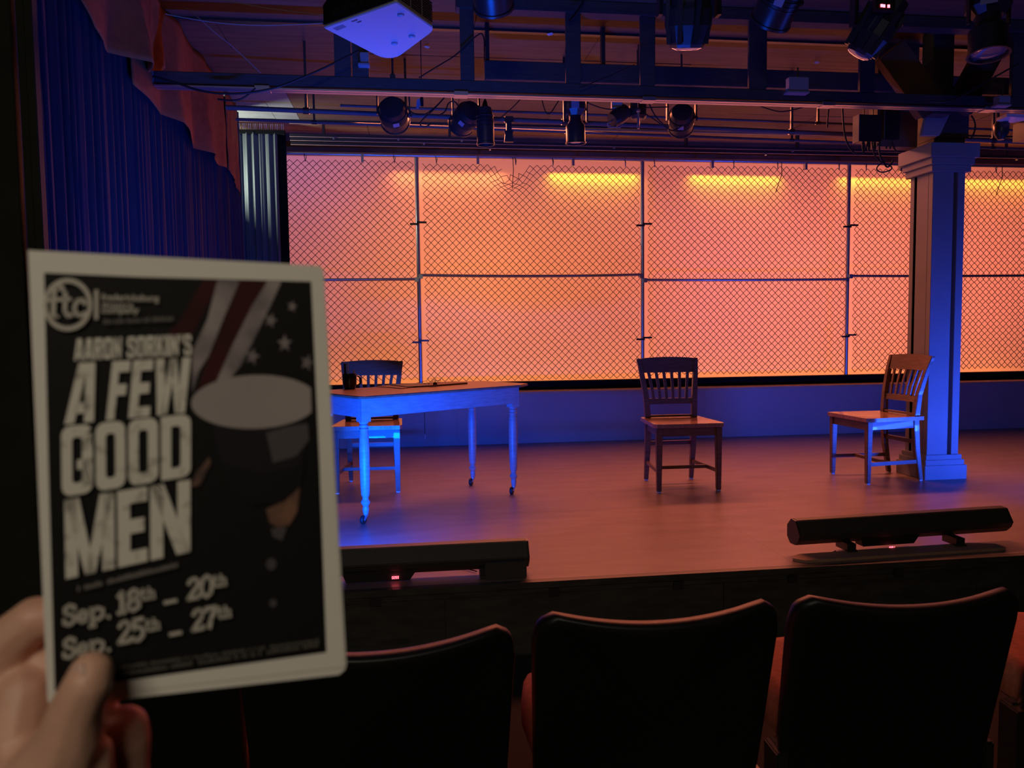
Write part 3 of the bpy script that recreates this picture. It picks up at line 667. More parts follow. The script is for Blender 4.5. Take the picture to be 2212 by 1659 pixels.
MB().box((c.x-.06, c.y-.06, c.z+.09), (c.x+.06, c.y+.06, c.z+.12)).build('mount_plate', 'blackmetal', pr)

# ------------------------------------------------------------------ column
cx0, cx1, cy0, cy1 = 3.52, 3.84, 4.87, 5.19
cl = thing('column', 'square grey panelled column with stepped base and capital on the stage at right', 'column', (3.68, 5.03, 0), world=True)
def sq(i, z0, z1, name, bev=.003, m='column'): return MB().box((cx0+i, cy0+i, z0), (cx1-i, cy1-i, z1)).build(name, m, cl, bevel=bev)
sq(0, .0, .10, 'plinth'); sq(.012, .10, .137, 'base_step'); sq(.024, .137, .17, 'base_step')
sq(.085, .17, 2.12, 'shaft')
for z0, z1 in ((.17, 2.12),):
    # raised corner boards leave a recessed panel on each face
    for (a, b) in ((cx0+.04, cx0+.04+.155), (cx1-.04-.055, cx1-.04)):
        MB().box((a, cy0+.04, z0), (b, cy0+.085, z1)).build('front_board', 'column', cl, bevel=.002)
        MB().box((a, cy1-.085, z0), (b, cy1-.04, z1)).build('rear_board', 'column', cl, bevel=.002)
    for (a, b) in ((cy0+.0855, cy0+.21), (cy1-.04-.045, cy1-.0405)):
        MB().box((cx0+.0402, a, z0), (cx0+.085, min(b, cy1-.0855) if a < cy1-.1 else b, z1)).build('side_board', 'column', cl, bevel=.002)
        MB().box((cx1-.085, a, z0), (cx1-.0402, b, z1)).build('side_board', 'column', cl, bevel=.002)
sq(.015, 2.12, 2.165, 'capital_step'); sq(.0, 2.165, 2.21, 'capital_step'); sq(-.02, 2.21, 2.305, 'capital_cap')
sq(.045, 2.305, 2.345, 'neck_block', m='beam')
MB().box((cx0+.05, cy0+.03, 2.345), (cx1-.03, cy1-.03, 2.60)).build('upper_post', 'beam', cl, bevel=.003)
MB().box((3.17+.03, 5.0, 2.305), (3.50, 5.10, 3.0)).build('side_board_panel', 'ply_dark', cl)
a = Q(1992, 292, 4.84); MB().prism([a, Q(2003, 243, 4.84), Q(2052, 246, 4.84), Q(2030, 292, 4.84)], (0, .03, 0)).build('wrapped_cloth', 'riser', cl)

# ------------------------------------------------------------------ chairs
def rbox(mb, a, b): return mb.box(a, b)
def make_chair(label, loc, rz):
    t = thing('wooden_chair', label, 'chair', loc, rz, group='library chairs on the stage')
    # local: front faces -Y, seat centre at origin
    W, WB, D, SH = .40, .33, .385, .445
    def fl(x, y):  # front leg, slightly tapered
        mb = MB(); mb.bar((x, y, SH-.02), (x*1.01, y-.002, 0.006), .042, .042, upv=(0, 1, 0), w2=.72); return mb
    for sg in (-1, 1):
        l = fl(sg*W/2, -D/2).build('leg', 'wood', t, bevel=.004)
        MB().box((sg*W/2*1.01-.012, -D/2-.014, 0), (sg*W/2*1.01+.012, -D/2+.010, .007)).build('glide', 'white', l)
    # back legs run up into the back posts (curved)
    for sg in (-1, 1):
        x = sg*WB/2
        pts = [(x*1.0, D/2+.045, 0.006), (x, D/2+.01, .22), (x, D/2-.005, .42), (x*1.06, D/2+.012, .60), (x*1.18, D/2+.05, .76), (x*1.26, D/2+.085, .865)]
        ws = [.028, .036, .040, .036, .032, .028]
        mb = MB()
        for k in range(len(pts)-1):
            p, q = Vector(pts[k]), Vector(pts[k+1]); n = len(mb.v)
            a, b = ws[k], ws[k+1]
            if k == 0: mb.v += [p+Vector((dx*a/2, dy*a/2, 0)) for dx, dy in ((-1, -1), (1, -1), (1, 1), (-1, 1))]; n = 0
            else: n = k*4
            mb.v += [q+Vector((dx*b/2, dy*b/2, 0)) for dx, dy in ((-1, -1), (1, -1), (1, 1), (-1, 1))]
            mb.f += [(n, n+1, n+5, n+4), (n+1, n+2, n+6, n+5), (n+2, n+3, n+7, n+6), (n+3, n, n+4, n+7)]
        mb.f += [(3, 2, 1, 0), (len(mb.v)-4, len(mb.v)-3, len(mb.v)-2, len(mb.v)-1)]
        l = mb.build('leg', 'wood', t, bevel=.003)
        MB().box((x-.011, D/2+.034, 0), (x+.011, D/2+.056, .007)).build('glide', 'white', l)
    # saddle seat
    def sf(u, v):
        y = -D/2-.035+v*(D+.065); hw = (W/2+.035)*(1-.13*max(0, v-.15))
        if v < .08: hw -= .012*(1-v/.08)
        x = -hw+2*hw*u; dip = -.012*math.sin(math.pi*u)**.7*math.sin(math.pi*min(1, v*1.05))**.6 if 0 < v < .97 else 0
        return Vector((x, y, SH+.008+(dip if abs(u-.5) < .499 else 0)))
    g = grid(16, 12, sf); n = len(g.v); nx = 17
    g.v += [v*1.0-Vector((0, 0, v.z-SH+.018)) for v in [Vector(q) for q in g.v]]
    g.f += [tuple(i+n for i in f)[::-1] for f in list(g.f)]
    bd = [i for i in range(nx)] + [nx*j+nx-1 for j in range(1, 13)] + [nx*12+i for i in range(nx-2, -1, -1)] + [nx*j for j in range(11, 0, -1)]
    for k in range(len(bd)): a, b = bd[k], bd[(k+1) % len(bd)]; g.f.append((a, b, b+n, a+n))
    g.build('seat', 'seatwood', t, smooth=True)
    MB().box((-W/2-.005, -D/2-.012, SH-.075), (W/2+.005, -D/2+.010, SH-.018)).build('apron', 'wood', t, bevel=.002)
    MB().box((-WB/2, D/2-.012, SH-.075), (WB/2, D/2+.010, SH-.018)).build('apron', 'wood', t, bevel=.002)
    for sg in (-1, 1):
        MB().bar((sg*W/2, -D/2, SH-.046), (sg*WB/2, D/2, SH-.046), .02, .056).build('apron', 'wood', t)
        MB().bar((sg*W/2, -D/2, .135), (sg*WB/2, D/2+.02, .135), .02, .026).build('stretcher', 'wood', t, bevel=.002)
    MB().bar((-W/2+.01, -.02, .135), (W/2-.01, -.02, .135), .026, .022).build('stretcher', 'wood', t, bevel=.002)
    MB().bar((-WB/2, D/2+.012, .27), (WB/2, D/2+.012, .27), .018, .028).build('stretcher', 'wood', t, bevel=.002)
    # curved top rail, lower rail, seat rail
    def rail(z0, z1, y0, y1, w0, w1, bow, th, name, arch=0, inset=0):
        mb = MB(); n = 12; fr = []; 
        for k in range(n+1):
            u = -1+2*k/n; b = bow*(1-u*u)
            zt = z1 + arch*(1-u*u) - (.012*max(0, abs(u)-.9)/.1 if arch else 0)
            fr.append([Vector((u*w0, y0+b-th/2, z0)), Vector((u*w0, y0+b+th/2, z0)), Vector((u*w1, y1+b+th/2, zt)), Vector((u*w1, y1+b-th/2, zt))])
        for k in range(n):
            i = len(mb.v); mb.v += fr[k]+fr[k+1]; mb.f += [(i+j, i+(j+1) % 4, i+4+(j+1) % 4, i+4+j) for j in range(4)]
            if k == 0: mb.f.append((i, i+1, i+2, i+3))
            if k == n-1: mb.f.append((i+7, i+6, i+5, i+4))
        o = mb.build(name, 'wood', t, fix=False)
        bm = bmesh.new(); bm.from_mesh(o.data); bmesh.ops.remove_doubles(bm, verts=bm.verts, dist=1e-5); bmesh.ops.recalc_face_normals(bm, faces=bm.faces)
        for f_ in bm.faces: f_.smooth = True
        bm.to_mesh(o.data); bm.free(); o.data.set_sharp_from_angle(angle=.6); return o
    rail(.765, .862, D/2+.050, D/2+.082, .205, .222, .022, .022, 'top_rail', arch=.012)
    rail(.545, .585, D/2+.004, D/2+.012, .165, .170, .012, .018, 'lower_rail')
    rail(.455, .470, D/2-.006, D/2-.004, .155, .155, .004, .02, 'seat_rail')
    for k in range(6):
        u = -.714+k*.2857; xb = u*.165; xt = u*.200; bb = .012*(1-u*u); b2 = .022*(1-u*u)
        mb = MB(); pts = [(xb, D/2+.008+bb, .575), (xb*1.06, D/2+.022+bb, .65), (xt, D/2+.052+b2, .775)]
        for q in range(2): mb.bar(pts[q], pts[q+1], .020, .010, upv=(0, 1, 0))
        mb.build('slat', 'wood', t)
    return t
make_chair('brown wooden slat-back chair standing behind the painted table', (-.295, 5.37, 0), math.radians(-3))
make_chair('brown wooden slat-back chair alone at centre stage facing the seats', (1.80, 5.01, 0), math.radians(-1.5))
make_chair('brown wooden slat-back chair turned sideways against the grey column', (3.245, 5.03, 0), math.radians(-87))

# ------------------------------------------------------------------ table
A = math.radians(34.6); ta = Vector((math.cos(A), math.sin(A), 0)); tb = Vector((-math.sin(A), math.cos(A), 0))
N0 = Vector((-.272, 4.235, 0))       # near corner of the top
TH = .722
tt = thing('painted_table', 'blue-lit painted table with brown top and turned legs on casters', 'table', tuple(N0+ta*.6+tb*.3), world=True)
def tp(a, b, z): return N0+ta*a+tb*b+Vector((0, 0, z))
oc = [(0.02, 0), (1.18, 0), (1.31, .07), (1.31, .53), (1.2, .60), (.06, .62), (0.0, .60), (0, .03)]
mb = MB(); mb.prism([tp(a, b, TH-.016) for a, b in oc], (0, 0, .016)); mb.build('table_top', 'tabletop', tt, bevel=.004)
lg = [(.055, .075), (1.175, .075), (.055, .50), (1.175, .50)]
prof = [(.011, .046), (.015, .058), (.019, .083), (.015, .098), (.024, .113), (.028, .121), (.024, .129), (.017, .138), (.017, .148), (.024, .165), (.027, .23), (.029, .33), (.029, .42), (.026, .50), (.021, .525), (.026, .53), (.026, .536), (.021, .541), (.026, .548), (.026, .556), (.020, .562), (.027, .57), (.027, .58)]
for a, b in lg:
    c = tp(a, b, 0); mt = Matrix.Translation(c)
    mb = MB(); mb.lathe([(r, z) for r, z in prof], 20, mt)
    mb.prism([tp(a-.029, b-.029, .575), tp(a+.029, b-.029, .575), tp(a+.029, b+.029, .575), tp(a-.029, b+.029, .575)], (0, 0, .131))
    l = mb.build('leg', 'tablepaint', tt, smooth=True)
    mb = MB(); mb.tube([c+Vector((0, 0, .062)), c+Vector((0, 0, .044))], .013, 10); mb.bar(c+Vector((0, 0, .050)), c+ta*-.018+Vector((0, 0, .022)), .026, .010, upv=(0, 0, 1)); mb.build('caster_fork', 'galv', l)
    m = Matrix.Translation(c+ta*-.018+Vector((0, 0, .0245))) @ Matrix.Rotation(A+.5, 4, 'Z') @ Matrix.Rotation(math.pi/2, 4, 'X')
    MB().lathe([(.006, -.010), (.023, -.009), (.0245, -.005), (.0245, .005), (.023, .009), (.006, .010)], 18, m).build('caster_wheel', 'rubber', l, smooth=True)
for (a0, b0), (a1, b1) in (((.055, .055), (1.175, .055)), ((.055, .52), (1.175, .52)), ((.035, .075), (.035, .50)), ((1.195, .075), (1.195, .50))):
    MB().bar(tp(a0, b0, .652), tp(a1, b1, .652), .02, .105).build('apron', 'tablepaint', tt, bevel=.002)
# cord hanging on the riser
t = thing('dangling_cord', 'thin cord with a pale end hanging in front of the blue riser under the table', 'cord', tuple(Q(917, 890, 7.24)), world=True)
MB().tube([Q(917, 862, 7.238), Q(917, 900, 7.238), Q(918, 938, 7.238)], .002, 5).build('string', 'cord', t)
MB().tube([Q(918, 938, 7.236), Q(918, 949, 7.236)], .006, 8).build('cord_end', 'white', t)
MB().tube([Q(917, 887, 7.236), Q(917, 890, 7.236)], .006, 8).build('bead', 'white', t)

# things on the table
def tz(x, y): return onz(x, y, TH)
mp_ = tz(756, 840)
mg = thing('mug', 'black mug standing on the left end of the painted table', 'mug', tuple(mp_), world=True)
m = Matrix.Translation(mp_)
MB().lathe([(.030, 0), (.036, .004), (.041, .03), (.0435, .07), (.0425, .095), (.0395, .095), (.039, .06), (.033, .01), (.01, .008)], 24, m).build('cup', 'mug', mg, smooth=True)
hp = []; sd = RT
for k in range(9): a = -1.35+2.7*k/8; hp.append(mp_+sd*(.040+.030*math.cos(a))+Vector((0, 0, .052+.031*math.sin(a))))
MB().tube(hp, .0055, 8).build('handle', 'mug', mg, smooth=True)
for dx, h, lb, mm, r in ((-.024, .155, 'thick dark marker standing in the mug', 'rubber', .0075), (-.006, .165, 'thin pale-tipped pen standing in the mug', 'label', .0035), (.03, .118, 'short pale pen stub at the mug rim', 'ledge', .0045)):
    p = mp_+sd*dx+Vector((0, 0, .012))
    t = thing('pen', lb, 'pen', tuple(p), world=True)
    q = p+sd*(-.004)+Vector((0, .006, h-.012)); MB().tube([p, p.lerp(q, .7)], r, 8).build('barrel', 'rubber' if mm != 'label' else 'label', t, smooth=True)
    MB().tube([p.lerp(q, .7), q], [r*1.1, r*.95], 8).build('cap', mm, t, smooth=True)
def flat(pts, th, name, m, lb, cat, z0=0.0):
    P = [tz(x, y)+Vector((0, 0, z0)) for x, y in pts]; c = sum(P, Vector())/len(P)
    o = MB().prism(P, (0, 0, th)).build(name, m, loc=tuple(c)); o.data.update(); return tag(o, lb, cat)
M['folder'] = mat('brown card folder', (.16, .085, .06), .6, var=.2)
M['pad'] = mat('dark leather pad', (.045, .03, .028), .5)
flat([(812, 835.5), (868, 840), (900, 836.5), (850, 832)], .004, 'notebook', 'folder', 'thin brown notebook lying left of the open folder', 'notebook')
flat([(842, 833.5), (880, 838), (938, 834.8), (905, 829.8)], .008, 'folder', 'pad', 'left dark open folder on the table', 'folder', .0005)
flat([(928, 836), (1010, 829.5), (985, 827), (925, 829.5)], .010, 'folder', 'folder', 'right brown folder with a clip on the table', 'folder', .0005)
t = thing('eyeglasses', 'thin wire eyeglasses resting on the folders', 'glasses', tuple(tz(935, 831)+Vector((0, 0, .011))), world=True)
p = tz(937, 832.5)+Vector((0, 0, .012))
for k in (-1, 1):
    c = p+ta*k*.032; MB().tube([c+ta*.024*math.cos(a)+Vector((0, 0, .02+.018*math.sin(a))) for a in [q*math.pi/6 for q in range(13)]], .0014, 5).build('rim', 'galv', t)
MB().tube([p+ta*-.008+Vector((0, 0, .024)), p+ta*.008+Vector((0, 0, .024))], .0014, 5).build('bridge', 'galv', t)
for k in (-1, 1): MB().tube([p+ta*k*.056+Vector((0, 0, .02)), p+ta*k*.056+tb*.11+Vector((0, 0, .004))], .0014, 5).build('temple', 'blackmetal', t)
p = tz(941, 834.5)+Vector((0, 0, .0105))
t = thing('binder_clip', 'small black binder clip on the edge of the right folder', 'clip', tuple(p), world=True)
MB().prism([p-ta*.014, p+ta*.014, p+ta*.006+Vector((0, 0, .016)), p-ta*.006+Vector((0, 0, .016))], tb*.012).build('body', 'black', t)
MB().tube([p+Vector((0, 0, .014)), p+Vector((0, 0, .03))], .002, 5).build('handle', 'galv', t)

# ------------------------------------------------------------------ floor battens
def batten(x0, x1, y, z, label, skew=0, feet=True):
    t = thing('floor_batten', label, 'stage light', ((x0+x1)/2, y, 0), world=True)
    d = Vector((x1-x0, skew, 0)); L = d.length; d.normalize(); n = Vector((-d.y, d.x, 0)); c0 = Vector((x0, y-skew/2, z))
    sec = [(-.040, .028), (-.052, .055), (-.012, .118), (.028, .122), (.062, .085), (.062, .03), (.035, .0), (-.010, .0)]
    poly = [c0+n*a+Vector((0, 0, b)) for a, b in sec]
    MB().prism(poly, d*L).build('housing', 'batten', t, bevel=.003)
    for e in (0, 1):
        q = [p+d*(L*e)+(d*.008 if e else d*-.008) for p in [c0+n*(a*.98)+Vector((0, 0, .061+(b-.061)*.98)) for a, b in sec]]
        MB().prism(q, d*(-.008 if e else .008)).build('end_cap', 'blackmetal', t, bevel=.001)
    # emitting slot on the stage side
    for k in range(12):
        a = c0+d*(L*(k+.5)/12)+n*.0455+Vector((0, 0, .1045))
        mm = orient(a, -(n*.7+Vector((0, 0, .7))))
        MB().lathe([(.016, -.002), (.016, .004), (.011, .006)], 12, mm).build('led_lens', 'lens', t, smooth=True)
    # control box below
    cm = c0+d*(L*.43)
    bx = [cm-d*.17, cm+d*.14, cm+d*.12, cm-d*.15]
    MB().prism([cm-d*.15+n*-.03+Vector((0, 0, -.022)), cm+d*.12+n*-.03+Vector((0, 0, -.022)), cm+d*.16+n*-.03+Vector((0, 0, .03)), cm-d*.17+n*-.03+Vector((0, 0, .03))], n*.06).build('control_box', 'rubber', t)
    return t, c0, d, n, L
SEG = {'0': 'abcdef', '1': 'bc', '2': 'abged', '3': 'abgcd', '9': 'abcdfg', '8': 'abcdefg', '4': 'fgbc', '6': 'acdefg'}
def digits(txt, org, d, up, h, parent):
    mb = MB(); wv = h*.5; th = h*.12; nn = d.cross(up).normalized()
    for i, ch in enumerate(txt):
        o = org+d*(i*h*.75)
        P = {'a': ((0, h), (wv, h)), 'b': ((wv, h), (wv, h/2)), 'c': ((wv, h/2), (wv, 0)), 'd': ((0, 0), (wv, 0)), 'e': ((0, h/2), (0, 0)), 'f': ((0, h), (0, h/2)), 'g': ((0, h/2), (wv, h/2))}
        for sgm in SEG[ch]:
            (a, b), (c, e) = P[sgm]; mb.bar(o+d*a+up*b, o+d*c+up*e, th, .001, upv=tuple(nn))
    return mb.build('display_digits', 'led', parent)
xa = Q(1148, 1240, 3.22).x
t, c0, d, n, L = batten(-.62, xa-.01, 3.30, .028, 'long black floor light bar at the stage lip beside the playbill')
q = Q(847, 1250.5, 3.262); digits('0293', Vector((q.x, 3.262, q.z)), Vector((1, 0, 0)), Vector((0, 0, 1)), .010, t)
b = MB(); b.box((xa-.20, 3.22, .001), (xa-.02, 3.30, .075)); b.build('end_block', 'batten', t, bevel=.003)
MB().box((xa-.22, 3.235, .001), (xa-.20, 3.30, .05)).build('bracket', 'blackmetal', t)
MB().box((-.50, 3.24, .001), (-.47, 3.33, .05)).build('bracket', 'blackmetal', t)
t, c0, d, n, L = batten(1.775, 2.905, 3.39, .045, 'long black floor light bar at the stage lip on the right', skew=.06)
q = Q(1921, 1185.5, 3.345); digits('0291', Vector((q.x, 3.345, q.z)), Vector((1, .05, 0)).normalized(), Vector((.12, 0, 1)).normalized(), .010, t)
for x in (1832, 2065):
    p = Q(x, 1190, 3.34); MB().box((p.x-.022, 3.31, .0145), (p.x+.022, 3.41, .05)).build('bracket', 'blackmetal', t); MB().box((p.x-.025, 3.30, .0145), (p.x+.025, 3.33, .022)).build('foot', 'blackmetal', t)
batten(4.12, 5.12, 3.36, .03, 'long black floor light bar at the stage lip, beyond the right edge of the view')
# worn board under the right bar
bp = [(1712, 1212), (1722, 1203), (1780, 1199), (2090, 1178), (2150, 1180), (2172, 1188), (2160, 1190), (2000, 1200), (1740, 1217)]
P = [onz(x, y, .0) for x, y in bp]; P = [Vector((p.x, max(p.y, 3.215), .0005)) for p in P]
o = MB().prism(P, (0, 0, .013)).build('plywood_board', 'ledge', loc=tuple(sum(P, Vector())/len(P))); tag(o, 'thin worn plywood board under the right floor light bar', 'board')
P = [Vector((1.99, 3.205, .0005)), Vector((2.66, 3.205, .0005)), Vector((2.66, 3.225, .0005)), Vector((1.99, 3.225, .0005))]
cable([(1785, 1207, 3.3), (1792, 1196, 3.33), (1805, 1190, 3.36)], 3.3, .003, 'short cable under the left end of the right floor light bar')
cable([(930, 1226, 3.42), (975, 1222, 3.45), (1000, 1226, 3.4), (1030, 1234, 3.33)], 3.4, .003, 'thin cable behind the left floor light bar')

# ------------------------------------------------------------------ theatre seats
def seat(label, P, zmid, rz, wtop=.52, wbot=.60):
    t = thing('theatre_seat', label, 'seat', (P[0], P[1], FZ), rz, group='theatre seats in the row ahead')
    top = zmid-FZ   # height of the middle dip
    def outline(w, lift=0):
        pts = []
        n = 22
        for k in range(n+1):
            u = -1+2*k/n; z = top + .030*abs(u)**2.0 - .020*max(0, (abs(u)-.88)/.12)**2
            pts.append((u*wtop/2, z))
        return pts
    tp_ = outline(0)
    # rounded upper corners
    right = [(wtop/2+.009, top-.002), (wtop/2+.014, top-.02), (wtop/2+.018, top-.05), (wbot/2, top-.38), (wbot/2-.02, top-.50)]
    left = [(-x, z) for x, z in right][::-1]
    ring = tp_ + right + left
    y0 = 0
    def yb(z): return -.02-.10*((z-.30)/(top-.30)) if z > .3 else -.02
    mb = MB(); n = len(ring); cen = Vector((0, yb(top-.2), top-.22))
    def off(x, z, k, dy, bow=.035): return Vector((x*k, yb(z)+dy+bow*(2*x/wtop)**2, z if k == 1 else top-.22+(z-top+.22)*k))
    rings = [[off(x, z, .86, -.004) for x, z in ring], [off(x, z, .955, -.010) for x, z in ring], [off(x, z, .985, -.006) for x, z in ring], [off(x, z, 1, .004) for x, z in ring], [off(x, z, 1, .022) for x, z in ring], [off(x, z, .975, .032) for x, z in ring], [off(x, z, .86, .034) for x, z in ring]]
    for rg in rings: mb.v += rg
    for j in range(len(rings)-1):
        for k in range(n): a = j*n+k; b = j*n+(k+1) % n; mb.f.append((a, b, b+n, a+n))
    c0 = len(mb.v); mb.v += [cen+Vector((0, -.004, 0)), cen+Vector((0, .034, 0))]
    for k in range(n): mb.f.append((c0, k, (k+1) % n)); mb.f.append((c0+1, 6*n+(k+1) % n, 6*n+k))
    mb.build('back_shell', 'seatback', t, smooth=2)
    # padded front of the back
    r2 = [off(x*.93, z-.02, .93, .036) for x, z in ring]; r3 = [off(x*.9, z-.02, .88, .06) for x, z in ring]
    mb = MB(); mb.v += r2+r3; 
    for k in range(n): mb.f.append((k, (k+1) % n, (k+1) % n+n, k+n))
    mb.f.append(tuple(range(n, 2*n))); mb.build('back_cushion', 'cushion', t, smooth=2)
    # seat cushion, rounded front
    cs = []; H0 = .405
    pl = [(-.235, .02), (-.245, .30), (-.225, .40), (-.15, .46), (0, .48), (.15, .46), (.225, .40), (.245, .30), (.235, .02)]
    mb = MB(); lay = [(H0-.06, .93), (H0-.045, 1.0), (H0+.02, 1.0), (H0+.045, .95), (H0+.052, .8)]
    for z, k in lay: mb.v += [Vector((x*k, .24+(y-.24)*k, z)) for x, y in pl]
    m_ = len(pl)
    for j in range(len(lay)-1):
        for k in range(m_): mb.f.append((j*m_+k, j*m_+(k+1) % m_, (j+1)*m_+(k+1) % m_, (j+1)*m_+k))
    mb.f += [tuple(range(m_))[::-1], tuple(range(4*m_, 5*m_))]
    mb.build('seat_cushion', 'cushion', t, smooth=2)
    for sg in (-1, 1):
        MB().box((sg*.262-.014, -.01, .0), (sg*.262+.014, .07, .36)).build('standard', 'black', t, bevel=.004)
        MB().bar((sg*.235, .05, .34), (sg*.262, .05, .34), .03, .05).build('hinge_arm', 'blackmetal', t)
    return t
def seat_at(xm, ym, Y, rz, label, w=.52):
    # xm,ym: pixel of the dip of the top edge
    p = onY(xm, ym, Y); return seat(label, (p.x+.12*math.sin(rz), Y+.12*math.cos(rz)), p.z, rz, wtop=w, wbot=w+.015)
seat_at(808, 1416, 1.45, math.radians(4), 'black theatre seat beside the lower right corner of the playbill', .50)
seat_at(1438, 1347, 1.50, math.radians(0), 'black theatre seat with a curved top in the middle of the row', .505)
seat_at(1995, 1312, 1.56, math.radians(-3), 'black theatre seat at the lower right corner of the view', .515)
seat_at(165, 1460, 1.48, math.radians(6), 'black theatre seat hidden low behind the hand and playbill', .49)
seat_at(2530, 1290, 1.64, math.radians(-6), 'black theatre seat at the far right edge, mostly outside the view', .49)

# ------------------------------------------------------------------ playbill
SC = .2159/.5819
cn = [(60, 540), (697, 575), (744, 1440), (103, 1515)]; dd = [1.0, 1.126, 1.11, .985]
CR = [EYE+ray(*c)*(k*SC) for c, k in zip(cn, dd)]
PO = CR[0]; PU = (CR[1]-CR[0]).normalized(); PN = (CR[1]-CR[0]).cross(CR[3]-CR[0]).normalized()
if PN.dot(EYE-PO) < 0: PN = -PN
def pg(x, y, l=0):
    d = ray(x, y); t_ = (PO+PN*l-EYE).dot(PN)/d.dot(PN); return EYE+d*t_
pb = thing('playbill', 'printed theatre programme with black cover and white border held up in front of the stage', 'booklet', tuple(CR[3]), world=True)
mb = MB()
def sheet(corners, l0, l1, name, m):
    P = [pg(x, y, l0) for x, y in corners]; return MB().prism(P, PN*(l1-l0)).build(name, m, pb)
sheet([(61, 541), (690, 574), (699, 584), (744, 1438), (738, 1441), (103, 1515)], -.0002, .0002, 'front_cover', 'paper')
sheet([(66, 545), (690, 576), (700, 590), (748, 1436), (744, 1447), (732, 1457), (108, 1527)], -.0009, -.0005, 'inner_page', 'paper')
sheet([(64, 543), (692, 577), (699, 592), (747, 1440), (738, 1452), (106, 1521)], -.0015, -.0011, 'back_page', 'paper')
LY = [.0003]
def pr_poly(polys, name, m, pts=None):
    LY[0] += .00012; mb = MB()
    for pl in polys: mb.poly([pg(x, y, LY[0]) for x, y in pl])
    o = mb.build(name, m, pb, fix=False)
    bm = bmesh.new(); bm.from_mesh(o.data); bmesh.ops.triangulate(bm, faces=bm.faces); bm.to_mesh(o.data); bm.free()
    return o
pr_poly([[(95, 589), (300, 598), (672, 608), (690, 1000), (705, 1409), (400, 1452), (118, 1493), (104, 1000)]], 'cover_print', 'ink')
# flag stripes
pr_poly([[(440, 604), (475, 605), (420, 715), (350, 790), (300, 790), (390, 690)]], 'red_stripe', 'red_print')
pr_poly([[(470, 605), (518, 606), (482, 690), (450, 770), (430, 800), (415, 850), (415, 760), (448, 690)]], 'pale_stripe', 'white_print')
pr_poly([[(518, 606), (578, 607), (545, 660), (500, 760), (455, 850), (415, 880), (440, 800), (485, 690)]], 'red_stripe', 'red_print')
pr_poly([[(578, 607), (608, 608), (580, 670), (545, 740), (520, 790), (490, 826), (440, 850), (465, 830), (500, 750), (545, 660)]], 'pale_stripe', 'white_print')
def star(cx_, cy_, r, a0=0): return [(cx_+(r if k % 2 == 0 else r*.42)*math.sin(a0+k*math.pi/5)*.85, cy_-(r if k % 2 == 0 else r*.42)*math.cos(a0+k*math.pi/5)) for k in range(10)]
pr_poly([star(545, 770, 20, .25), star(615, 742, 20, 0), star(585, 692, 17, .3), star(631, 662, 13, .2), star(664, 783, 19, .3)], 'stars', 'white_print')
# cap
def ell(cx_, cy_, rx, ry, a0=0, a1=360, rot=0, n=40):
    P = []
    for k in range(n+1):
        a = math.radians(a0+(a1-a0)*k/n); x = rx*math.cos(a); y = ry*math.sin(a)
        P.append((cx_+x*math.cos(rot)-y*math.sin(rot), cy_+x*math.sin(rot)+y*math.cos(rot)))
    return P if abs(a1-a0) < 359 else P[:-1]
pr_poly([[(455, 905), (480, 1000), (520, 1030), (600, 1030), (650, 1000), (672, 930), (660, 900)]], 'cap_band', 'cap_side')
pr_poly([[(590, 1000), (640, 985), (668, 950), (664, 915), (620, 922), (575, 935)]], 'cap_highlight', 'cap_lite')
pr_poly([[(x, y) for x, y in ell(550, 868, 137, 58, rot=-.03) if x < 679] ], 'cap_crown', 'cap_top')
pr_poly([[(480, 1000), (500, 1060), (545, 1090), (600, 1088), (650, 1050), (662, 990), (630, 1012), (560, 1022)]], 'visor', 'visor')
pr_poly([[(575, 1100), (615, 1082), (648, 1052), (642, 1105), (625, 1135), (600, 1140), (582, 1128)]], 'face_print', 'facep')
pr_poly([[(585, 1142), (620, 1138), (610, 1168), (590, 1160)]], 'chin_print', 'cap_lite')
pr_poly([[(425, 1020), (452, 988), (456, 1000), (432, 1048), (412, 1052)]], 'shoulder_print', 'facep')
pr_poly([ell(586, 1219, 11, 13), ell(590, 1303, 8, 9)], 'button_print', 'cap_lite')
# heavy condensed letters, unit box, y up
def ringpoly(sq_left=False, t=.34, th=.17, seg=6):
    out = []; 
    def rr(x0, x1, y0, y1, r, ry):
        pts = []
        for cx_, cy_, a0, sqr in ((x1-r, y1-ry, 0, 0), (x0+r, y1-ry, 90, sq_left), (x0+r, y0+ry, 180, sq_left), (x1-r, y0+ry, 270, 0)):
            for k in range(seg+1):
                a = math.radians(a0+90*k/seg)
                c_, s_ = math.cos(a), math.sin(a)
                if sqr: c_, s_ = (-1 if a0 in (90, 180) else 1), (1 if a0 == 90 else -1)
                pts.append((cx_+r*c_, cy_+ry*s_))
        return pts
    o_ = rr(0, 1, 0, 1, .3, .14); i_ = rr(t, 1-t, th, 1-th, .12, .06); n = len(o_)
    return [[o_[k], o_[(k+1) % n], i_[(k+1) % n], i_[k]] for k in range(n)]
def mir(P): return [(1-x, y) for x, y in P]
G = {}
G['A'] = [[(0, 0), (.33, 0), (.5, .84), (.5, 1), (.20, 1)], mir([(0, 0), (.33, 0), (.5, .84), (.5, 1), (.20, 1)]), [(.27, .16), (.73, .16), (.68, .34), (.32, .34)]]
G['F'] = [[(0, 0), (.42, 0), (.42, 1), (0, 1)], [(.42, .81), (1, .81), (1, 1), (.42, 1)], [(.42, .41), (.9, .41), (.9, .6), (.42, .6)]]
G['E'] = G['F'] + [[(.42, 0), (1, 0), (1, .18), (.42, .18)]]
G['W'] = [[(0, 1), (.24, 1), (.36, 0), (.12, 0)], [(.22, 0), (.38, 0), (.60, 1), (.40, 1)], [(.62, 0), (.78, 0), (.60, 1), (.40, 1)], [(1, 1), (.76, 1), (.64, 0), (.88, 0)]]
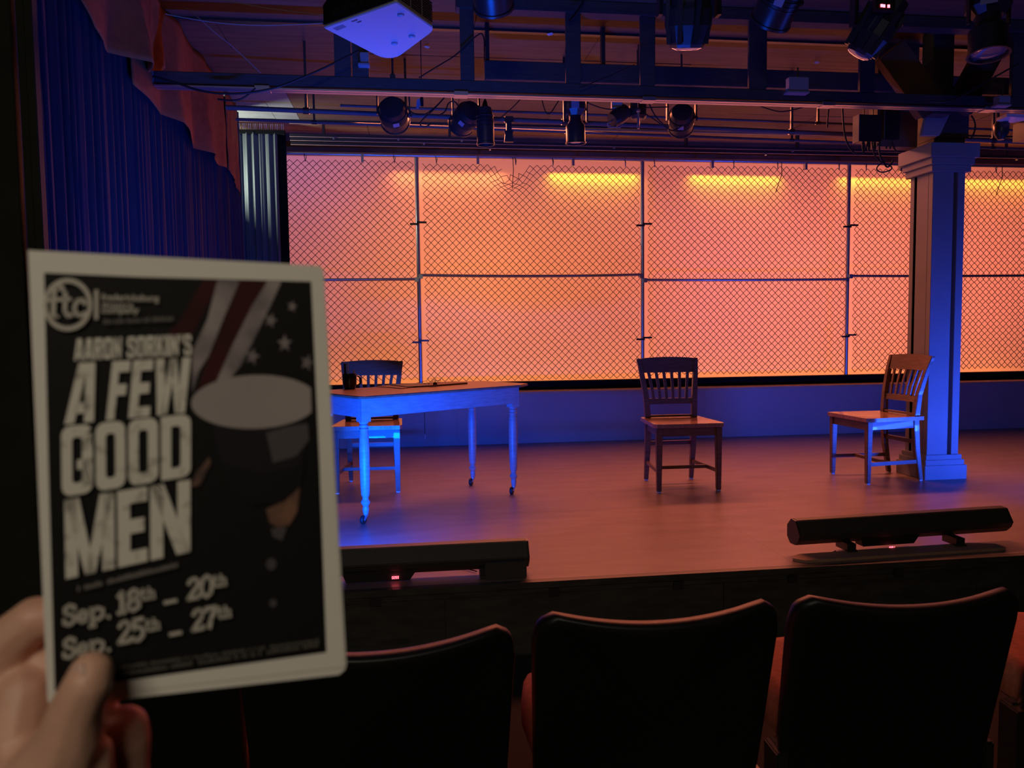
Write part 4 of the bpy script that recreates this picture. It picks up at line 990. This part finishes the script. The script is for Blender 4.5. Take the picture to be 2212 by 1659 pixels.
G['M'] = [[(0, 0), (.25, 0), (.25, 1), (0, 1)], [(.75, 0), (1, 0), (1, 1), (.75, 1)], [(0, 1), (.29, 1), (.60, 0), (.40, 0)], [(1, 1), (.71, 1), (.40, 0), (.60, 0)]]
G['N'] = [[(0, 0), (.32, 0), (.32, 1), (0, 1)], [(.68, 0), (1, 0), (1, 1), (.68, 1)], [(0, 1), (.34, 1), (1, 0), (.66, 0)]]
G['O'] = ringpoly(); G['D'] = ringpoly(True)
G['G'] = [q for q in ringpoly() if not (q[0][0] > .9 and .45 < q[0][1] < .9 and q[1][1] > .40)] + [[(.5, .36), (1, .36), (1, .50), (.5, .50)], [(.66, .1), (1, .1), (1, .36), (.66, .36)], [(.66, .62), (1, .62), (1, .86), (.66, .86)]]
G['R'] = [[(0, 0), (.38, 0), (.38, 1), (0, 1)], [(.38, .82), (.8, .82), (1, .92), (.85, 1), (.38, 1)], [(.64, .5), (1, .56), (1, .92), (.64, .86)], [(.38, .42), (.85, .42), (1, .56), (.38, .58)], [(.5, .46), (.82, .46), (1, 0), (.64, 0)]]
G['S'] = [[(.1, .84), (.9, .84), (.9, 1), (.1, 1)], [(0, .55), (.34, .5), (.34, .9), (0, .92)], [(.64, .68), (1, .68), (1, .93), (.64, .9)], [(0, .6), (.3, .42), (1, .38), (.7, .62)], [(.66, .1), (1, .08), (1, .46), (.66, .46)], [(0, .08), (.34, .1), (.34, .32), (0, .32)], [(.1, 0), (.9, 0), (.9, .16), (.1, .16)]]
G['K'] = [[(0, 0), (.36, 0), (.36, 1), (0, 1)], [(.30, .42), (.52, .42), (1, 1), (.64, 1)], [(.42, .62), (.70, .62), (1, 0), (.64, 0)]]
G['I'] = [[(0, 0), (1, 0), (1, 1), (0, 1)]]
G["'"] = [[(.1, .62), (.7, .62), (.9, 1), (.1, 1)]]
def row(text, tl, tr_, br, bl, widths, name, m='letter', gapf=.025):
    tot = sum(widths)+gapf*(len(text)-1)*sum(widths); x = 0; polys = []
    for ch, wd in zip(text, widths):
        if ch != ' ':
            for P in G[ch]:
                Q_ = []
                for u, v in P:
                    uu = (x+u*wd)/tot
                    Q_.append(((tl[0]*(1-uu)+tr_[0]*uu)*v+(bl[0]*(1-uu)+br[0]*uu)*(1-v), (tl[1]*(1-uu)+tr_[1]*uu)*v+(bl[1]*(1-uu)+br[1]*uu)*(1-v)))
                polys.append(Q_)
        x += wd+gapf*sum(widths)
    return pr_poly(polys, name, m)
row("AARON SORKIN'S", (163, 732), (413, 722), (414, 767), (160, 779), [1, 1, 1, 1, 1, .35, 1, 1, 1, 1, .4, 1, .35, .9], 'title_lettering', 'letter', .012)
row('A FEW', (158, 785), (412, 772), (409, 891), (139, 917), [1.0, .22, .66, .72, 1.25], 'title_lettering')
row('GOOD', (132, 922), (412, 894), (412, 1028), (134, 1074), [1.05, 1, 1, 1], 'title_lettering')
row('MEN', (139, 1080), (411, 1036), (411, 1192), (142, 1251), [1.3, .78, 1.05], 'title_lettering')
# logo: ring with the letters f t c
LY[0] += .0001; mb = MB(); o_ = ell(146, 658, 53, 57); i_ = ell(146, 658, 44, 47); n = len(o_)
polys = [[o_[k], o_[(k+1) % n], i_[(k+1) % n], i_[k]] for k in range(n)]
pr_poly(polys, 'logo_ring', 'letter2')
def stroke(pts, wd):
    out = []
    for k in range(len(pts)-1):
        (x0, y0), (x1, y1) = pts[k], pts[k+1]; dx, dy = x1-x0, y1-y0; l = math.hypot(dx, dy) or 1; nx, ny = -dy/l*wd/2, dx/l*wd/2; ex, ey = dx/l*wd*.25, dy/l*wd*.25
        out.append([(x0-ex+nx, y0-ey+ny), (x1+ex+nx, y1+ey+ny), (x1+ex-nx, y1+ey-ny), (x0-ex-nx, y0-ey-ny)])
    return out
S_ = stroke([(136, 626), (130, 618), (121, 622), (116, 636), (115, 682)], 10)+stroke([(104, 648), (152, 646)], 8)+stroke([(141, 632), (140, 672), (147, 682), (155, 680)], 9)
S_ += stroke([(184, 656), (178, 648), (167, 650), (160, 664), (164, 678), (176, 682), (185, 676)], 9)+stroke([(106, 684), (126, 684)], 5)
pr_poly(S_, 'logo_letters', 'letter2')
pr_poly(stroke([(208, 628), (208, 688)], 8), 'logo_bar', 'letter2')
def text(s_, quad, name, m, weight=.012, sx=1):
    c = bpy.data.curves.new('t', 'FONT'); c.body = s_; c.size = 1; c.offset = weight; c.resolution_u = 3
    o = bpy.data.objects.new('t', c); COL.objects.link(o); bpy.context.view_layer.update()
    me = bpy.data.meshes.new_from_object(o.evaluated_get(bpy.context.evaluated_depsgraph_get())); bpy.data.objects.remove(o)
    xs_ = [v.co.x for v in me.vertices]; x0, x1 = min(xs_), max(xs_); ys_ = [v.co.y for v in me.vertices]; y0, y1 = min(ys_), max(ys_)
    LY[0] += .0001; tl, tr_, br, bl = quad; base = Vector(pb['_w'])
    for v in me.vertices:
        u = (v.co.x-x0)/(x1-x0); k = (v.co.y-y0)/(y1-y0)
        px_ = (tl[0]*(1-u)+tr_[0]*u)*k+(bl[0]*(1-u)+br[0]*u)*(1-k); py_ = (tl[1]*(1-u)+tr_[1]*u)*k+(bl[1]*(1-u)+br[1]*u)*(1-k)
        v.co = pg(px_, py_, LY[0])-base
    me.materials.clear(); me.materials.append(M[m]); me.name = name
    o = bpy.data.objects.new(name, me); COL.objects.link(o); o.parent = pb; return o
text('fredericksburg', ((219, 634), (343, 637), (343, 655), (219, 654)), 'logo_text', 'letter2', .015)
text('theatre', ((219, 653), (288, 654), (288, 665), (219, 664)), 'logo_text', 'letter2', .015)
text('company', ((219, 667), (300, 667), (300, 681), (219, 681)), 'logo_text', 'letter2', .015)
# serif digits and letters for the dates, stroke built
def dseg(ch):
    D = {'1': [[(.2, .78), (.5, 1), (.5, 0)], [(.2, 0), (.8, 0)]],
         '8': [[(.5, .54), (.2, .66), (.2, .86), (.5, 1), (.8, .86), (.8, .66), (.5, .54), (.14, .38), (.14, .14), (.5, 0), (.86, .14), (.86, .38), (.5, .54)]],
         '2': [[(.16, .78), (.3, .96), (.6, 1), (.84, .84), (.78, .6), (.14, .04), (.9, .04), (.9, .18)]],
         '0': [[(.5, 1), (.2, .85), (.12, .5), (.2, .15), (.5, 0), (.8, .15), (.88, .5), (.8, .85), (.5, 1)]],
         '5': [[(.82, .98), (.24, .98), (.2, .56), (.5, .64), (.84, .5), (.86, .2), (.55, 0), (.2, .06), (.14, .2)]],
         '7': [[(.14, .84), (.14, .97), (.88, .97), (.5, .4), (.42, 0)]],
         'S': [[(.82, .72), (.84, .9), (.5, 1), (.18, .86), (.2, .64), (.5, .53), (.84, .4), (.84, .14), (.5, 0), (.16, .1), (.14, .3)]],
         'e': [[(.16, .33), (.86, .33), (.84, .55), (.5, .68), (.18, .54), (.14, .22), (.45, .0), (.82, .1)]],
         'p': [[(.12, .66), (.26, .66), (.26, -.3)], [(.1, -.3), (.45, -.3)], [(.26, .55), (.55, .68), (.88, .52), (.88, .16), (.55, 0), (.26, .12)]],
         't': [[(.4, 1), (.4, .12), (.55, 0), (.85, .06)], [(.12, .68), (.8, .68)]],
         'h': [[(.12, 1), (.24, 1), (.24, 0)], [(.08, 0), (.42, 0)], [(.24, .5), (.5, .66), (.78, .56), (.8, 0)], [(.64, 0), (.96, 0)]],
         '.': [[(.3, .06), (.5, .06)]], '-': [[(.05, .42), (.95, .42)]]}
    return D[ch]
def dates(items, name):
    """items: (char, x, y baseline, width, height, slope, stroke)"""
    polys = []
    for ch, x, y, wd, h, sl, st in items:
        for P in dseg(ch): polys += stroke([(x+u*wd+v*h*.02, y-v*h+sl*u*wd) for u, v in P], st)
    pr_poly(polys, name, 'letter2')
sl = -.2
def line(x0, y0, s_):
    its = []
    for ch, dx, wd, h, dy, st in s_:
        its.append((ch, x0+dx, y0+dx*sl+dy, wd, h, sl, st))
    return its
dates(line(134, 1353, [('S', 0, 31, 42, 0, 8), ('e', 30, 28, 36, 0, 7), ('p', 56, 36, 38, 1, 8), ('.', 95, 14, 20, 1, 8), ('1', 116, 26, 44, -4, 9), ('8', 138, 32, 44, -4, 9), ('t', 168, 16, 24, -22, 5), ('h', 183, 19, 24, -22, 5), ('-', 220, 28, 20, 2, 8), ('2', 268, 30, 44, -2, 8), ('0', 297, 30, 44, -2, 9), ('t', 324, 15, 24, -19, 5), ('h', 338, 18, 24, -19, 5)]), 'date_text')
dates(line(134, 1424, [('S', 0, 31, 42, 0, 8), ('e', 30, 28, 36, 0, 7), ('p', 56, 36, 38, 1, 8), ('.', 95, 14, 20, 1, 8), ('2', 118, 31, 46, -8, 8), ('5', 148, 31, 46, -8, 9), ('t', 178, 16, 24, -24, 5), ('h', 193, 19, 24, -24, 5), ('-', 232, 26, 20, 2, 8), ('2', 278, 30, 44, -4, 8), ('7', 306, 30, 44, -4, 9), ('t', 334, 15, 24, -20, 5), ('h', 348, 18, 24, -20, 5)]), 'date_text')
# illegible small lines: short broken strokes
def faint(x0, y0, x1, y1, h, n, name, m='letter3', seed=0):
    rnd = random.Random(seed); polys = []
    k = 0
    while k < n:
        if rnd.random() < .16: k += 1; continue
        u = k/n; x = x0+(x1-x0)*u; y = y0+(y1-y0)*u; hh = h*rnd.uniform(.6, 1)
        polys.append([(x, y), (x+(x1-x0)/n*.6, y), (x+(x1-x0)/n*.6, y-hh), (x, y-hh)]); k += 1
    pr_poly(polys, name, m)
M['letter4'] = mat('mid small print', (.24, .21, .20), .55)
faint(219, 700, 375, 693, 11, 34, 'tagline_print', 'letter3', 1)
faint(168, 1277, 385, 1224, 11, 44, 'credit_print', 'letter4', 2)
faint(215, 1451, 690, 1386, 7, 90, 'small_print', 'letter3', 3)
faint(215, 1466, 690, 1396, 9, 80, 'small_print', 'letter3', 4)

# ------------------------------------------------------------------ hand
def capsule(bm, p, q, r0, r1):
    n = max(2, int((q-p).length/.0025))
    for k in range(n+1):
        t_ = k/n; c = p.lerp(q, t_); r = r0*(1-t_)+r1*t_
        bmesh.ops.create_icosphere(bm, subdivisions=2, radius=r, matrix=Matrix.Translation(c))
hb = EYE+ray(-60, 1900)*.42
person = thing('person', 'left hand of a person gripping the lower left corner of the playbill', 'person', tuple(hb), world=True)
bm = bmesh.new()
def chain(pts):
    for a, b in zip(pts[:-1], pts[1:]): capsule(bm, dep(a[0], a[1], a[2]), dep(b[0], b[1], b[2]), a[3], b[3])
# page depth near the lower left corner is about .366
# thumb: tip, joint, base, wrist side
chain([(198, 1452, .3535, .0098), (188, 1480, .351, .0108), (160, 1540, .352, .0118), (150, 1600, .356, .0150), (110, 1690, .365, .022), (20, 1800, .38, .026)])
# thenar and palm
chain([(205, 1625, .366, .0085), (180, 1680, .366, .014), (120, 1760, .375, .022)])
chain([(60, 1640, .376, .016), (20, 1700, .385, .024), (-60, 1800, .39, .028), (-120, 2000, .40, .027), (-200, 2350, .42, .030)])
chain([(10, 1560, .386, .017), (60, 1640, .376, .016), (110, 1690, .37, .018)])
chain([(-60, 1600, .392, .024), (-60, 1800, .392, .028)])
chain([(-10, 1480, .390, .016), (0, 1560, .388, .018), (-60, 1620, .392, .02)])
chain([(55, 1500, .386, .0145), (40, 1590, .382, .018)])
# index finger: knuckle at left, runs behind the page
chain([(-30, 1500, .392, .013), (30, 1375, .389, .0125), (75, 1338, .390, .0118), (140, 1330, .394, .0102), (200, 1350, .392, .0092)])
# middle finger behind the page
chain([(-10, 1560, .396, .013), (60, 1455, .396, .0122), (110, 1430, .398, .0112), (180, 1425, .398, .0100), (235, 1440, .394, .0090)])
# ring finger behind the page
chain([(0, 1640, .396, .013), (90, 1530, .400, .0118), (160, 1500, .402, .0105), (225, 1495, .398, .0092)])
# little finger comes up from below, its tip shows under the page edge
chain([(300, 1860, .402, .0100), (296, 1740, .400, .0092), (282, 1655, .398, .0092), (276, 1600, .396, .0114), (272, 1570, .395, .0112)])
chain([(20, 1900, .40, .024), (180, 1860, .402, .014), (300, 1860, .402, .0100)])
# side of the palm between thumb and little finger
chain([(150, 1700, .392, .018), (255, 1690, .400, .0100)])
chain([(205, 1545, .392, .011), (225, 1600, .394, .012), (235, 1720, .394, .014)])
me = bpy.data.meshes.new('hand'); bm.to_mesh(me); bm.free()
o = bpy.data.objects.new('tmp', me); COL.objects.link(o)
rm = o.modifiers.new('r', 'REMESH'); rm.mode = 'VOXEL'; rm.voxel_size = .0013; rm.use_smooth_shade = True
s2 = o.modifiers.new('s', 'SMOOTH'); s2.factor = .6; s2.iterations = 10
bpy.context.view_layer.update()
me2 = bpy.data.meshes.new_from_object(o.evaluated_get(bpy.context.evaluated_depsgraph_get())); bpy.data.objects.remove(o)
me2.transform(Matrix.Translation(-hb)); me2.materials.clear(); me2.materials.append(M['skin']); me2.name = 'hand'
for p in me2.polygons: p.use_smooth = True
o = bpy.data.objects.new('hand', me2); COL.objects.link(o); o.parent = person
# thumbnail on the left flank of the thumb tip
c = dep(163, 1462, .3455); t1 = (dep(190, 1430, .3455)-dep(160, 1490, .3455)).normalized()
nn = ((EYE-c).normalized()*.72-RT*.55).normalized(); t2 = t1.cross(nn).normalized()
def nf(u, v):
    a = (u-.5)*1.5; b = v*2-1; k = math.sqrt(max(0, 1-abs(b)**3))
    return c + t2*math.sin(a)*.0065*k + t1*b*.0068 + nn*(math.cos(a)*.0035-.0025)
grid(8, 8, nf).build('thumbnail', 'nail', person, smooth=2, fix=False)

for o in bpy.data.objects:
    if '_w' in o: del o['_w']
